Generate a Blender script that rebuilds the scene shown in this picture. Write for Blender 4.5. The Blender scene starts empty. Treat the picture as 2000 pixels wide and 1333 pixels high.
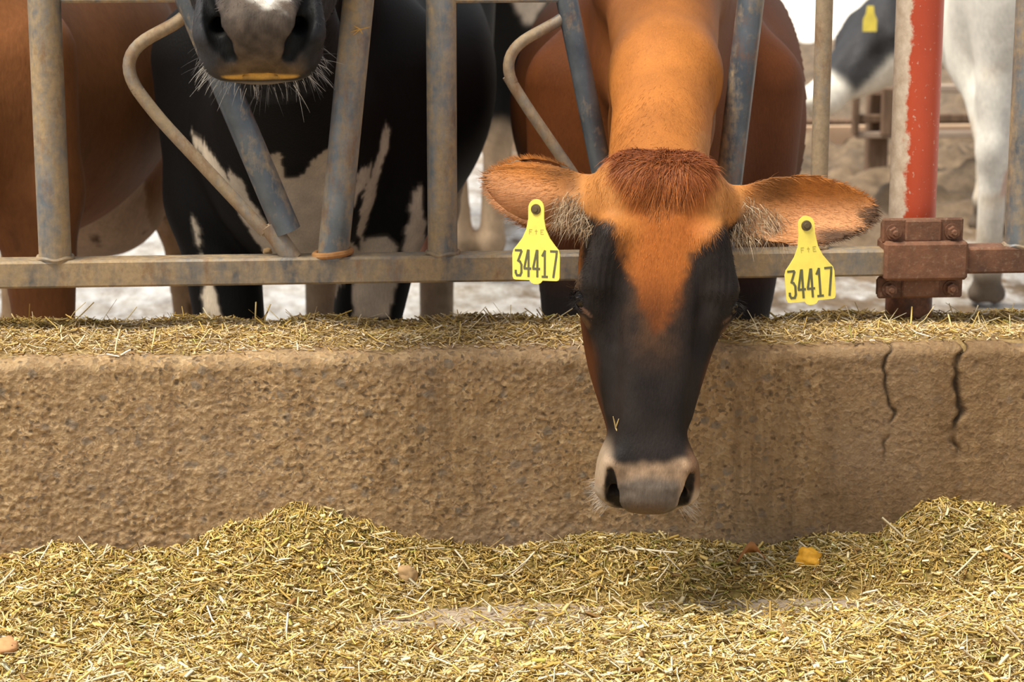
import bpy, math, random
import numpy as np
from mathutils import Vector, Matrix

C = bpy.context.scene.collection
SC = bpy.context.scene
rng = np.random.default_rng(7)
random.seed(7)
V = lambda *a: np.array(a, dtype=float)

# ------------------------------------------------------------------ camera
W_, H_ = 2000.0, 1333.0
FPX = 4484.0
PITCH, YAW = math.radians(12.5), math.radians(4.3)
CAM = V(-0.30, 0.0, 1.25)
FWD = V(math.sin(YAW) * math.cos(PITCH), math.cos(YAW) * math.cos(PITCH), -math.sin(PITCH))
RGT = V(math.cos(YAW), -math.sin(YAW), 0)
UPV = np.cross(RGT, FWD)
cam_d = bpy.data.cameras.new('camera')
cam = bpy.data.objects.new('camera', cam_d)
C.objects.link(cam)
cam.matrix_world = Matrix((
    (RGT[0], UPV[0], -FWD[0], CAM[0]),
    (RGT[1], UPV[1], -FWD[1], CAM[1]),
    (RGT[2], UPV[2], -FWD[2], CAM[2]),
    (0, 0, 0, 1)))
cam_d.sensor_width = 22.3
cam_d.lens = FPX / W_ * 22.3
cam_d.clip_start, cam_d.clip_end = 0.1, 300
cam_d.dof.use_dof = True
cam_d.dof.focus_distance = 3.68
cam_d.dof.aperture_fstop = 4.5
SC.camera = cam

# ------------------------------------------------------------------ world, sun, exposure
SC.view_settings.view_transform = 'Standard'
SC.view_settings.look = 'None'
SC.view_settings.exposure = 0.42
SC.view_settings.gamma = 1.0
wd = bpy.data.worlds.new('sky')
SC.world = wd
wd.use_nodes = True
wnt = wd.node_tree
wbg = wnt.nodes['Background']
wbg.inputs['Color'].default_value = (0.93, 0.96, 1.0, 1)
wbg.inputs['Strength'].default_value = 0.60
sun_d = bpy.data.lights.new('sun', 'SUN')
sun_d.energy = 4.4
sun_d.angle = math.radians(26)
sun_d.color = (1.0, 0.93, 0.80)
sun = bpy.data.objects.new('sun', sun_d)
C.objects.link(sun)
SUN_TO = Vector((-0.42, -0.20, 0.885)).normalized()
sun.rotation_euler = (-SUN_TO).to_track_quat('-Z', 'Y').to_euler()


# ------------------------------------------------------------------ pixel rays -> points in the place
def ray(px, py):
    d = FWD + RGT * ((px - W_ / 2) / FPX) + UPV * ((H_ / 2 - py) / FPX)
    return d


def at(px, py, Y):
    d = ray(px, py)
    return CAM + d * ((Y - CAM[1]) / d[1])


def atz(px, py, Z):
    d = ray(px, py)
    return CAM + d * ((Z - CAM[2]) / d[2])


# ------------------------------------------------------------------ object helpers
def link(o, parent=None):
    C.objects.link(o)
    if parent is not None:
        o.parent = parent
        o.matrix_parent_inverse = parent.matrix_world.inverted()
    return o


def thing(o, label=None, cat=None, group=None, kind=None):
    if label: o['label'] = label
    if cat: o['category'] = cat
    if group: o['group'] = group
    if kind: o['kind'] = kind
    return o


def empty(name, loc):
    o = bpy.data.objects.new(name, None)
    o.location = loc
    o.matrix_world = Matrix.Translation(Vector(loc))
    C.objects.link(o)
    return o


def mesh_obj(name, verts, faces, mat, parent=None, smooth=True, col=None):
    """faces: list of index lists or (n,k) int array"""
    me = bpy.data.meshes.new(name)
    verts = np.asarray(verts, dtype=np.float32)
    if isinstance(faces, np.ndarray):
        n, k = faces.shape
        me.vertices.add(len(verts))
        me.vertices.foreach_set('co', verts.ravel())
        me.loops.add(n * k)
        me.loops.foreach_set('vertex_index', faces.astype(np.int32).ravel())
        me.polygons.add(n)
        me.polygons.foreach_set('loop_start', np.arange(0, n * k, k, dtype=np.int32))
        me.update(calc_edges=True)
    else:
        me.from_pydata([tuple(map(float, v)) for v in verts], [], [list(map(int, f)) for f in faces])
        me.update()
    if col is not None:
        a = me.color_attributes.new('col', 'FLOAT_COLOR', 'POINT')
        c4 = np.ones((len(verts), 4), np.float32)
        c4[:, :3] = col
        a.data.foreach_set('color', c4.ravel())
    if smooth:
        me.polygons.foreach_set('use_smooth', np.ones(len(me.polygons), bool))
    me.materials.append(mat)
    o = bpy.data.objects.new(name, me)
    return link(o, parent)


class MB:
    """collects pieces of one mesh"""
    def __init__(s): s.v, s.f = [], []

    def add(s, v, f):
        b = len(s.v)
        s.v += [tuple(map(float, p)) for p in v]
        s.f += [[i + b for i in q] for q in f]

    def box(s, c, size, R=None, bev=0.0):
        hx, hy, hz = [q / 2 for q in size]
        b = min(bev, hx * .9, hy * .9, hz * .9)
        c = np.array(c, float)
        R = np.eye(3) if R is None else np.array(R)
        if b <= 0:
            pts = [V(x, y, z) for x in (-hx, hx) for y in (-hy, hy) for z in (-hz, hz)]
            f = [(0, 1, 3, 2), (4, 6, 7, 5), (0, 4, 5, 1), (2, 3, 7, 6), (0, 2, 6, 4), (1, 5, 7, 3)]
            s.add([c + R @ p for p in pts], f)
            return
        # rounded box: profile rings along the longest axis would be overkill; chamfer by hull of 24 points
        pts, idx = [], {}
        for sx in (-1, 1):
            for sy in (-1, 1):
                for sz in (-1, 1):
                    for ax in range(3):
                        p = V(sx * (hx - (b if ax != 0 else 0)), sy * (hy - (b if ax != 1 else 0)), sz * (hz - (b if ax != 2 else 0)))
                        idx[(sx, sy, sz, ax)] = len(pts)
                        pts.append(p)
        f = []
        for sx in (-1, 1):
            q = [idx[(sx, a, d, 0)] for a, d in ((-1, -1), (1, -1), (1, 1), (-1, 1))]
            f.append(q if sx > 0 else q[::-1])
            q = [idx[(a, sx, d, 1)] for a, d in ((-1, -1), (-1, 1), (1, 1), (1, -1))]
            f.append(q if sx > 0 else q[::-1])
            q = [idx[(a, d, sx, 2)] for a, d in ((-1, -1), (1, -1), (1, 1), (-1, 1))]
            f.append(q if sx > 0 else q[::-1])
        for s1 in (-1, 1):
            for s2 in (-1, 1):
                q = [idx[(-1, s1, s2, 1)], idx[(1, s1, s2, 1)], idx[(1, s1, s2, 2)], idx[(-1, s1, s2, 2)]]
                f.append(q if s1 * s2 > 0 else q[::-1])
                q = [idx[(s1, -1, s2, 2)], idx[(s1, 1, s2, 2)], idx[(s1, 1, s2, 0)], idx[(s1, -1, s2, 0)]]
                f.append(q if s1 * s2 > 0 else q[::-1])
                q = [idx[(s1, s2, -1, 0)], idx[(s1, s2, 1, 0)], idx[(s1, s2, 1, 1)], idx[(s1, s2, -1, 1)]]
                f.append(q if s1 * s2 > 0 else q[::-1])
                for s3 in (-1, 1):
                    q = [idx[(s1, s2, s3, 0)], idx[(s1, s2, s3, 1)], idx[(s1, s2, s3, 2)]]
                    f.append(q if s1 * s2 * s3 > 0 else q[::-1])
        s.add([c + R @ p for p in pts], f)

    def tube(s, path, r, n=20, cap=True, flat=1.0):
        P = [np.array(p, float) for p in path]
        m = len(P)
        rr = r if hasattr(r, '__len__') else [r] * m
        T = [P[min(i + 1, m - 1)] - P[max(i - 1, 0)] for i in range(m)]
        T = [t / np.linalg.norm(t) for t in T]
        ref = V(0, 1, 0) if abs(T[0][1]) < .9 else V(1, 0, 0)
        u = np.cross(T[0], ref); u /= np.linalg.norm(u)
        vs = []
        for i in range(m):
            u = u - T[i] * np.dot(u, T[i]); u /= np.linalg.norm(u)
            w = np.cross(T[i], u)
            for k in range(n):
                a = 2 * math.pi * k / n
                vs.append(P[i] + rr[i] * (math.cos(a) * u + flat * math.sin(a) * w))
        f = []
        for i in range(m - 1):
            for k in range(n):
                a, b = i * n + k, i * n + (k + 1) % n
                f.append((a, b, b + n, a + n))
        if cap:
            f.append(tuple(range(n))[::-1])
            f.append(tuple(range((m - 1) * n, m * n)))
        s.add(vs, f)

    def build(s, name, mat, parent=None, smooth=True, sharp=35):
        o = mesh_obj(name, s.v, s.f, mat, parent, smooth)
        if smooth:
            me = o.data
            try:
                me.set_sharp_from_angle(angle=math.radians(sharp))
            except Exception:
                pass
        return o


def arc_path(pts, rad, n=8):
    """polyline with rounded corners"""
    P = [np.array(p, float) for p in pts]
    out = [P[0]]
    for i in range(1, len(P) - 1):
        a, b, c = P[i - 1], P[i], P[i + 1]
        u = (a - b) / np.linalg.norm(a - b); w = (c - b) / np.linalg.norm(c - b)
        r = rad[i - 1] if hasattr(rad, '__len__') else rad
        p0, p1 = b + u * r, b + w * r
        for k in range(n + 1):
            t = k / n
            out.append((1 - t) ** 2 * p0 + 2 * t * (1 - t) * b + t * t * p1)
    out.append(P[-1])
    return out


# ------------------------------------------------------------------ numpy noise
def _hash(ix, iy, iz, seed):
    n = (ix.astype(np.int64) * 374761393 + iy.astype(np.int64) * 668265263 + iz.astype(np.int64) * 1274126177 + seed * 982451653) & 0x7fffffff
    n = ((n ^ (n >> 13)) * 1274126177) & 0x7fffffff
    n = (n ^ (n >> 16)) & 0xffff
    return n / 65535.0


def noise3(P, scale=1.0, seed=0):
    P = np.asarray(P, float) * scale
    i = np.floor(P).astype(np.int64)
    f = P - i
    f = f * f * (3 - 2 * f)
    r = 0
    for dx in (0, 1):
        for dy in (0, 1):
            for dz in (0, 1):
                w = (f[:, 0] if dx else 1 - f[:, 0]) * (f[:, 1] if dy else 1 - f[:, 1]) * (f[:, 2] if dz else 1 - f[:, 2])
                r = r + w * _hash(i[:, 0] + dx, i[:, 1] + dy, i[:, 2] + dz, seed)
    return r * 2 - 1


def fbm(P, scale=1.0, octs=4, seed=0):
    a, s, r = 1.0, scale, 0
    for k in range(octs):
        r = r + a * noise3(P, s, seed + k)
        a *= .5; s *= 2.03
    return r


def smooth01(x, a, b):
    t = np.clip((x - a) / (b - a), 0, 1)
    return t * t * (3 - 2 * t)


def mixc(A, B, t):
    A = np.asarray(A, float); B = np.asarray(B, float)
    t = np.asarray(t)[:, None]
    return A * (1 - t) + B * t


# ------------------------------------------------------------------ materials
def lin(r, g, b):
    f = lambda c: c / 12.92 if c <= .04045 else ((c + .055) / 1.055) ** 2.4
    return (f(r / 255), f(g / 255), f(b / 255))


class Mat:
    def __init__(s, name, rough=.7, spec=.4, metal=0.0, base=None):
        s.m = bpy.data.materials.new(name)
        s.m.use_nodes = True
        s.nt = s.m.node_tree
        s.p = s.nt.nodes['Principled BSDF']
        s.p.inputs['Roughness'].default_value = rough
        s.p.inputs['Specular IOR Level'].default_value = spec
        s.p.inputs['Metallic'].default_value = metal
        if base: s.p.inputs['Base Color'].default_value = (*base, 1)
        s.tc = None

    def n(s, typ, **kw):
        nd = s.nt.nodes.new(typ)
        for k, v in kw.items():
            if k in nd.inputs:
                s.set(nd.inputs[k], v)
            else:
                setattr(nd, k, v)
        return nd

    def set(s, sock, v):
        if isinstance(v, bpy.types.NodeSocket): s.nt.links.new(v, sock)
        elif isinstance(v, (tuple, list)) and len(v) == 3 and sock.type == 'RGBA': sock.default_value = (*v, 1)
        else: sock.default_value = v

    def coord(s, scale=(1, 1, 1), which='Object'):
        if s.tc is None: s.tc = s.n('ShaderNodeTexCoord')
        mp = s.n('ShaderNodeMapping')
        s.set(mp.inputs['Vector'], s.tc.outputs[which])
        mp.inputs['Scale'].default_value = scale
        return mp.outputs[0]

    def noise(s, scale, detail=4, rough=.55, vec=None, dist=0.0):
        nd = s.n('ShaderNodeTexNoise')
        nd.inputs['Scale'].default_value = scale
        nd.inputs['Detail'].default_value = detail
        nd.inputs['Roughness'].default_value = rough
        nd.inputs['Distortion'].default_value = dist
        s.set(nd.inputs['Vector'], vec if vec is not None else s.coord())
        return nd.outputs[0]

    def voro(s, scale, vec=None, feature='F1', out=0):
        nd = s.n('ShaderNodeTexVoronoi')
        nd.feature = feature
        nd.inputs['Scale'].default_value = scale
        s.set(nd.inputs['Vector'], vec if vec is not None else s.coord())
        return nd.outputs[out]

    def ramp(s, fac, stops):
        nd = s.n('ShaderNodeValToRGB')
        el = nd.color_ramp.elements
        while len(el) > 1: el.remove(el[-1])
        for i, (p, c) in enumerate(stops):
            e = el[0] if i == 0 else el.new(p)
            e.position = p
            e.color = (*c, 1) if hasattr(c, '__len__') else (c, c, c, 1)
        s.set(nd.inputs[0], fac)
        return nd.outputs[0]

    def mix(s, fac, a, b, mode='MIX'):
        nd = s.n('ShaderNodeMix')
        nd.data_type = 'RGBA'
        nd.blend_type = mode
        s.set(nd.inputs[0], fac); s.set(nd.inputs[6], a); s.set(nd.inputs[7], b)
        return nd.outputs[2]

    def math(s, op, a, b=None):
        nd = s.n('ShaderNodeMath')
        nd.operation = op
        s.set(nd.inputs[0], a)
        if b is not None: s.set(nd.inputs[1], b)
        return nd.outputs[0]

    def attr(s, name='col'):
        nd = s.n('ShaderNodeAttribute')
        nd.attribute_name = name
        return nd.outputs['Color']

    def base(s, c): s.set(s.p.inputs['Base Color'], c); return s

    def rough(s, v): s.set(s.p.inputs['Roughness'], v); return s

    def bump(s, h, strength=.3, dist=.01, prev=None):
        nd = s.n('ShaderNodeBump')
        nd.inputs['Strength'].default_value = strength
        nd.inputs['Distance'].default_value = dist
        s.set(nd.inputs['Height'], h)
        if prev is not None: s.set(nd.inputs['Normal'], prev)
        s.set(s.p.inputs['Normal'], nd.outputs[0])
        return nd.outputs[0]


# steel, dusty galvanised tube
def steel(name, dusty=.5, a=(.085, .10, .115), b=(.20, .22, .235), dust=(.40, .29, .165), rust=.12):
    m = Mat(name, rough=.5, spec=.5)
    v = m.coord()
    base = m.ramp(m.noise(14, 5, .6), [(.3, a), (.7, b)])
    du = m.ramp(m.math('ADD', m.noise(6, 6, .7, m.coord((3, 3, .8))), m.math('MULTIPLY', m.noise(70, 3, .6), .35)), [(.70 - .3 * dusty, 0.0), (.92 - .2 * dusty, 1.0)])
    c = m.mix(du, base, m.ramp(m.noise(90, 4, .7), [(.3, tuple(q * .75 for q in dust)), (.75, tuple(q * 1.15 for q in dust))]))
    ru = m.ramp(m.noise(9, 8, .75, m.coord((2, 2, 1))), [(.66 - rust, 0.0), (.74 - rust * .6, 1.0)])
    c = m.mix(m.math('MULTIPLY', ru, .6), c, (.19, .085, .035))
    m.base(c)
    m.rough(m.ramp(du, [(0, .36), (1, .85)]))
    m.p.inputs['Metallic'].default_value = .25
    m.bump(m.math('ADD', m.noise(60, 5, .6), m.math('MULTIPLY', du, .5)), .25, .002)
    return m.m


M_STEEL = steel('galvanised_steel', .50)
M_STEEL_DUSTY = steel('dusty_steel', .6, rust=.1)
M_RAIL = steel('rail_steel', .75, (.07, .075, .08), (.17, .165, .155), rust=.12)
M_STEEL_DARK = steel('dark_steel', .12, (.05, .062, .078), (.12, .14, .16))
M_LOOP = steel('loop_rod_steel', 1.0, dust=(.36, .27, .17), rust=.16)


def rusty(name, a, b, c):
    m = Mat(name, rough=.8, spec=.3)
    k = m.ramp(m.noise(11, 8, .72), [(.3, a), (.5, b), (.68, c)])
    sp = m.ramp(m.noise(120, 3, .6), [(.55, 0.0), (.72, 1.0)])
    k = m.mix(m.math('MULTIPLY', sp, .35), k, (.35, .25, .17))
    m.base(k)
    m.bump(m.noise(80, 5, .7), .4, .003)
    return m.m


M_RUST = rusty('rusty_steel', (.055, .030, .022), (.13, .062, .036), (.22, .10, .055))


def obj_z_mat_red():
    m = Mat('red_paint', rough=.45, spec=.45)
    # worn pale strip down one side of the pole (chalked paint, sunlight painted in), red elsewhere; rust at foot
    gx = m.n('ShaderNodeSeparateXYZ')
    m.set(gx.inputs[0], m.coord())
    x = gx.outputs[0]; z = gx.outputs[2]
    nz = m.noise(30, 5, .7)
    worn_lit = m.ramp(m.math('ADD', m.math('MULTIPLY', x, -14.0), m.math('MULTIPLY', nz, .55)), [(.56, 0.0), (.64, 1.0)])
    red = m.ramp(m.noise(5, 6, .6, m.coord((1, 1, .5))), [(.3, (.42, .055, .018)), (.6, (.56, .082, .028)), (.8, (.38, .09, .05))])
    sp = m.ramp(m.noise(140, 2, .5), [(.66, 0.0), (.74, 1.0)])
    red = m.mix(m.math('MULTIPLY', sp, .6), red, (.62, .45, .34))
    pale = m.ramp(m.noise(50, 4, .7), [(.3, (.50, .38, .27)), (.7, (.72, .60, .47))])
    c = m.mix(worn_lit, red, pale)
    rust = m.ramp(m.math('ADD', z, m.math('MULTIPLY', m.noise(22, 5, .7), .10)), [(.185, 1.0), (.235, 0.0)])
    c = m.mix(rust, c, m.ramp(m.noise(26, 6, .7), [(.32, (.03, .018, .014)), (.5, (.13, .045, .022)), (.68, (.26, .11, .06))]))
    m.base(c)
    m.bump(m.noise(60, 4, .6), .15, .002)
    return m.m


M_RED = obj_z_mat_red()


def coat_mat(name, fine=260, spec=.13, rough=.6, sheen=.0, bumpd=.003, streak=None):
    m = Mat(name, rough=rough, spec=spec)
    c = m.attr()
    v = m.coord(streak) if streak else m.coord()
    n1 = m.noise(fine, 3, .6, v)
    n2 = m.noise(14, 4, .6)
    k = m.math('ADD', m.math('MULTIPLY', n1, .5), m.math('MULTIPLY', n2, .5))
    hs = m.n('ShaderNodeHueSaturation')
    m.set(hs.inputs['Color'], c)
    m.set(hs.inputs['Value'], m.ramp(k, [(.25, .72), (.75, 1.25)]))
    m.base(hs.outputs[0])
    m.p.inputs['Sheen Weight'].default_value = sheen
    m.p.inputs['Sheen Roughness'].default_value = .4
    m.bump(n1, .35, bumpd)
    return m.m


M_COAT = coat_mat('short_coat', 320, streak=(1, 1, .25))
M_COAT_FAR = coat_mat('cow_coat', 120, rough=.6, bumpd=.004, streak=(1, 1, .4))


def hair_mat(name, rough=.5):
    m = Mat(name, rough=rough, spec=.14)
    m.base(m.attr())
    return m.m


M_HAIR = hair_mat('hair')
M_STRAW = hair_mat('straw', .65)


def simple(name, c, rough=.6, spec=.4, **kw):
    m = Mat(name, rough=rough, spec=spec)
    a = tuple(q * .85 for q in c); b = tuple(min(1, q * 1.1) for q in c)
    m.base(m.ramp(m.noise(kw.get('scale', 60), 4, .6), [(.3, a), (.7, b)]))
    return m.m


def smin(a, b, k):
    h = np.maximum(k - np.abs(a - b), 0) / k
    return np.minimum(a, b) - h * h * k * .25


def smax(a, b, k):
    return -smin(-a, -b, k)


# ------------------------------------------------------------------ implicit bodies -> one continuous surface
class Field:
    def __init__(s, xs, ys, zs):
        s.ax = [np.asarray(a, np.float32) for a in (xs, ys, zs)]
        s.F = np.full([len(a) for a in s.ax], .5, np.float32)

    def put(s, fn, lo, hi, k=.03, carve=False):
        m = k * 1.05 + .012
        sl = []
        for a, l, h in zip(s.ax, lo, hi):
            i0 = np.searchsorted(a, l - m); i1 = np.searchsorted(a, h + m)
            if i1 - i0 < 1: return
            sl.append(slice(max(i0 - 1, 0), min(i1 + 1, len(a))))
        X = s.ax[0][sl[0]][:, None, None]; Y = s.ax[1][sl[1]][None, :, None]; Z = s.ax[2][sl[2]][None, None, :]
        d = fn(X, Y, Z).astype(np.float32)
        blk = s.F[sl[0], sl[1], sl[2]]
        s.F[sl[0], sl[1], sl[2]] = smax(blk, -d, k) if carve else smin(blk, d, k)

    def cap(s, a, b, ra, rb, k=.03, carve=False):
        a = np.asarray(a, np.float32); b = np.asarray(b, np.float32)
        ab = b - a; L2 = max(float(ab @ ab), 1e-9)

        def fn(X, Y, Z):
            t = np.clip(((X - a[0]) * ab[0] + (Y - a[1]) * ab[1] + (Z - a[2]) * ab[2]) / L2, 0, 1)
            return np.sqrt((X - a[0] - t * ab[0]) ** 2 + (Y - a[1] - t * ab[1]) ** 2 + (Z - a[2] - t * ab[2]) ** 2) - (ra + t * (rb - ra))
        r = max(ra, rb)
        s.put(fn, np.minimum(a, b) - r, np.maximum(a, b) + r, k, carve)

    def ell(s, c, r, R=None, k=.04, carve=False, p=2.0):
        """R columns: the ellipsoid's own axes in the world"""
        R = np.eye(3, dtype=np.float32) if R is None else np.asarray(R, np.float32)
        c = np.asarray(c, np.float32); r = np.asarray(r, np.float32)
        ext = np.abs(R) @ r if p <= 2.01 else np.abs(R) @ r * 1.0

        def fn(X, Y, Z):
            dx, dy, dz = X - c[0], Y - c[1], Z - c[2]
            u = [(R[0, i] * dx + R[1, i] * dy + R[2, i] * dz) / r[i] for i in range(3)]
            if p == 2.0:
                k0 = np.sqrt(u[0] ** 2 + u[1] ** 2 + u[2] ** 2) + 1e-9
                k1 = np.sqrt((u[0] / r[0]) ** 2 + (u[1] / r[1]) ** 2 + (u[2] / r[2]) ** 2) + 1e-9
                return k0 * (k0 - 1) / k1
            k0 = (np.abs(u[0]) ** p + np.abs(u[1]) ** p + np.abs(u[2]) ** p) ** (1 / p) + 1e-9
            k2 = np.sqrt(u[0] ** 2 + u[1] ** 2 + u[2] ** 2) + 1e-9
            k1 = np.sqrt((u[0] / r[0]) ** 2 + (u[1] / r[1]) ** 2 + (u[2] / r[2]) ** 2) + 1e-9
            return k2 * (k0 - 1) / k1
        s.put(fn, c - ext, c + ext, k, carve)

    def surface(s, smooth=1):
        F = s.F
        nx, ny, nz = F.shape
        S = F < 0
        corners = [(i, j, k) for i in (0, 1) for j in (0, 1) for k in (0, 1)]
        cnt = np.zeros((nx - 1, ny - 1, nz - 1), np.int8)
        for i, j, k in corners:
            cnt += S[i:nx - 1 + i, j:ny - 1 + j, k:nz - 1 + k]
        act = np.argwhere((cnt > 0) & (cnt < 8))
        ids = np.full((nx - 1, ny - 1, nz - 1), -1, np.int32)
        ids[act[:, 0], act[:, 1], act[:, 2]] = np.arange(len(act))
        acc = np.zeros((len(act), 3)); num = np.zeros(len(act))
        edges = [(p, q) for p in corners for q in corners if sum(q) - sum(p) == 1 and all(b >= a for a, b in zip(p, q))]
        for p, q in edges:
            f0 = F[act[:, 0] + p[0], act[:, 1] + p[1], act[:, 2] + p[2]]
            f1 = F[act[:, 0] + q[0], act[:, 1] + q[1], act[:, 2] + q[2]]
            mk = (f0 < 0) != (f1 < 0)
            t = np.where(mk, f0 / np.where(mk, f0 - f1, 1), 0)
            P0 = np.stack([s.ax[d][act[:, d] + p[d]] for d in range(3)], 1)
            P1 = np.stack([s.ax[d][act[:, d] + q[d]] for d in range(3)], 1)
            acc += np.where(mk[:, None], P0 + t[:, None] * (P1 - P0), 0)
            num += mk
        verts = acc / num[:, None]
        quads = []
        for d in range(3):
            e = [slice(None)] * 3; g = [slice(None)] * 3
            e[d] = slice(0, -1); g[d] = slice(1, None)
            ch = np.argwhere(S[tuple(e)] != S[tuple(g)])
            o1, o2 = [(1, 2), (2, 0), (0, 1)][d]
            ok = (ch[:, o1] > 0) & (ch[:, o2] > 0) & (ch[:, o1] < F.shape[o1] - 1) & (ch[:, o2] < F.shape[o2] - 1)
            ch = ch[ok]
            inside = S[ch[:, 0], ch[:, 1], ch[:, 2]]
            def cid(a, b):
                c = ch.copy(); c[:, o1] -= a; c[:, o2] -= b
                return ids[c[:, 0], c[:, 1], c[:, 2]]
            q = np.stack([cid(1, 1), cid(0, 1), cid(0, 0), cid(1, 0)], 1)
            q = np.where(inside[:, None], q, q[:, ::-1])
            quads.append(q)
        quads = np.concatenate(quads)
        quads = quads[(quads >= 0).all(1)]
        for _ in range(smooth):
            verts = laplace(verts, quads, .5)
        return verts, quads


def laplace(v, q, w):
    acc = np.zeros_like(v); n = np.zeros(len(v))
    for i in range(4):
        a, b = q[:, i], q[:, (i + 1) % 4]
        for d in range(3):
            acc[:, d] += np.bincount(a, v[b, d], len(v)) + np.bincount(b, v[a, d], len(v))
        n += np.bincount(a, minlength=len(v)) + np.bincount(b, minlength=len(v))
    return v * (1 - w) + w * acc / np.maximum(n, 1)[:, None]


def vnormals(v, q):
    fn = np.cross(v[q[:, 2]] - v[q[:, 0]], v[q[:, 3]] - v[q[:, 1]])
    n = np.zeros_like(v)
    for i in range(4):
        for d in range(3):
            n[:, d] += np.bincount(q[:, i], fn[:, d], len(v))
    return n / (np.linalg.norm(n, axis=1)[:, None] + 1e-12)


def axis(lo, hi, coarse, fine=()):
    out = [lo]
    while out[-1] < hi:
        h = coarse
        for a, b, st in fine:
            # ease the step towards the fine zone
            d = max(a - out[-1], out[-1] - b, 0)
            h = min(h, st + d * .25)
        out.append(out[-1] + h)
    return np.array(out)


# head shape tables: s along the head from poll (0) to muzzle end, lengths in metres for a small dairy cow
HS = V(.004, .022, .052, .12, .16, .21, .24, .28, .32, .36, .40, .44, .47)
HA = V(.045, .078, .100, .114, .117, .115, .111, .104, .097, .086, .072, .058, .054)        # half width
HN = V(-.045, -.012, .0, .0, -.004, -.014, -.024, -.036, -.042, -.044, -.046, -.044, -.044)       # front of the cheek body
HB = V(-.10, -.135, -.155, -.19, -.21, -.228, -.232, -.226, -.212, -.190, -.165, -.140, -.125)   # back (jaw)
NS = V(.06, .14, .20, .26, .32, .38, .43, .48, .51)
NA = V(.055, .068, .068, .062, .057, .0535, .0525, .058, .058)   # nasal bridge half width
NN = V(-.004, .004, .006, .006, .006, .002, -.003, -.008, -.014)


# nostril: a comma from the upper outer edge round to the front, (x, n, s) in head space with radii
NOSTRIL = (((.064, -.008, .500), (.056, -.026, .532), .0060, .0108),
           ((.056, -.026, .532), (.046, -.046, .551), .0110, .0138),
           ((.046, -.046, .551), (.037, -.064, .555), .0115, .0085),
           ((.050, -.036, .532), (.046, -.048, .500), .0115, .0085))


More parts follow.
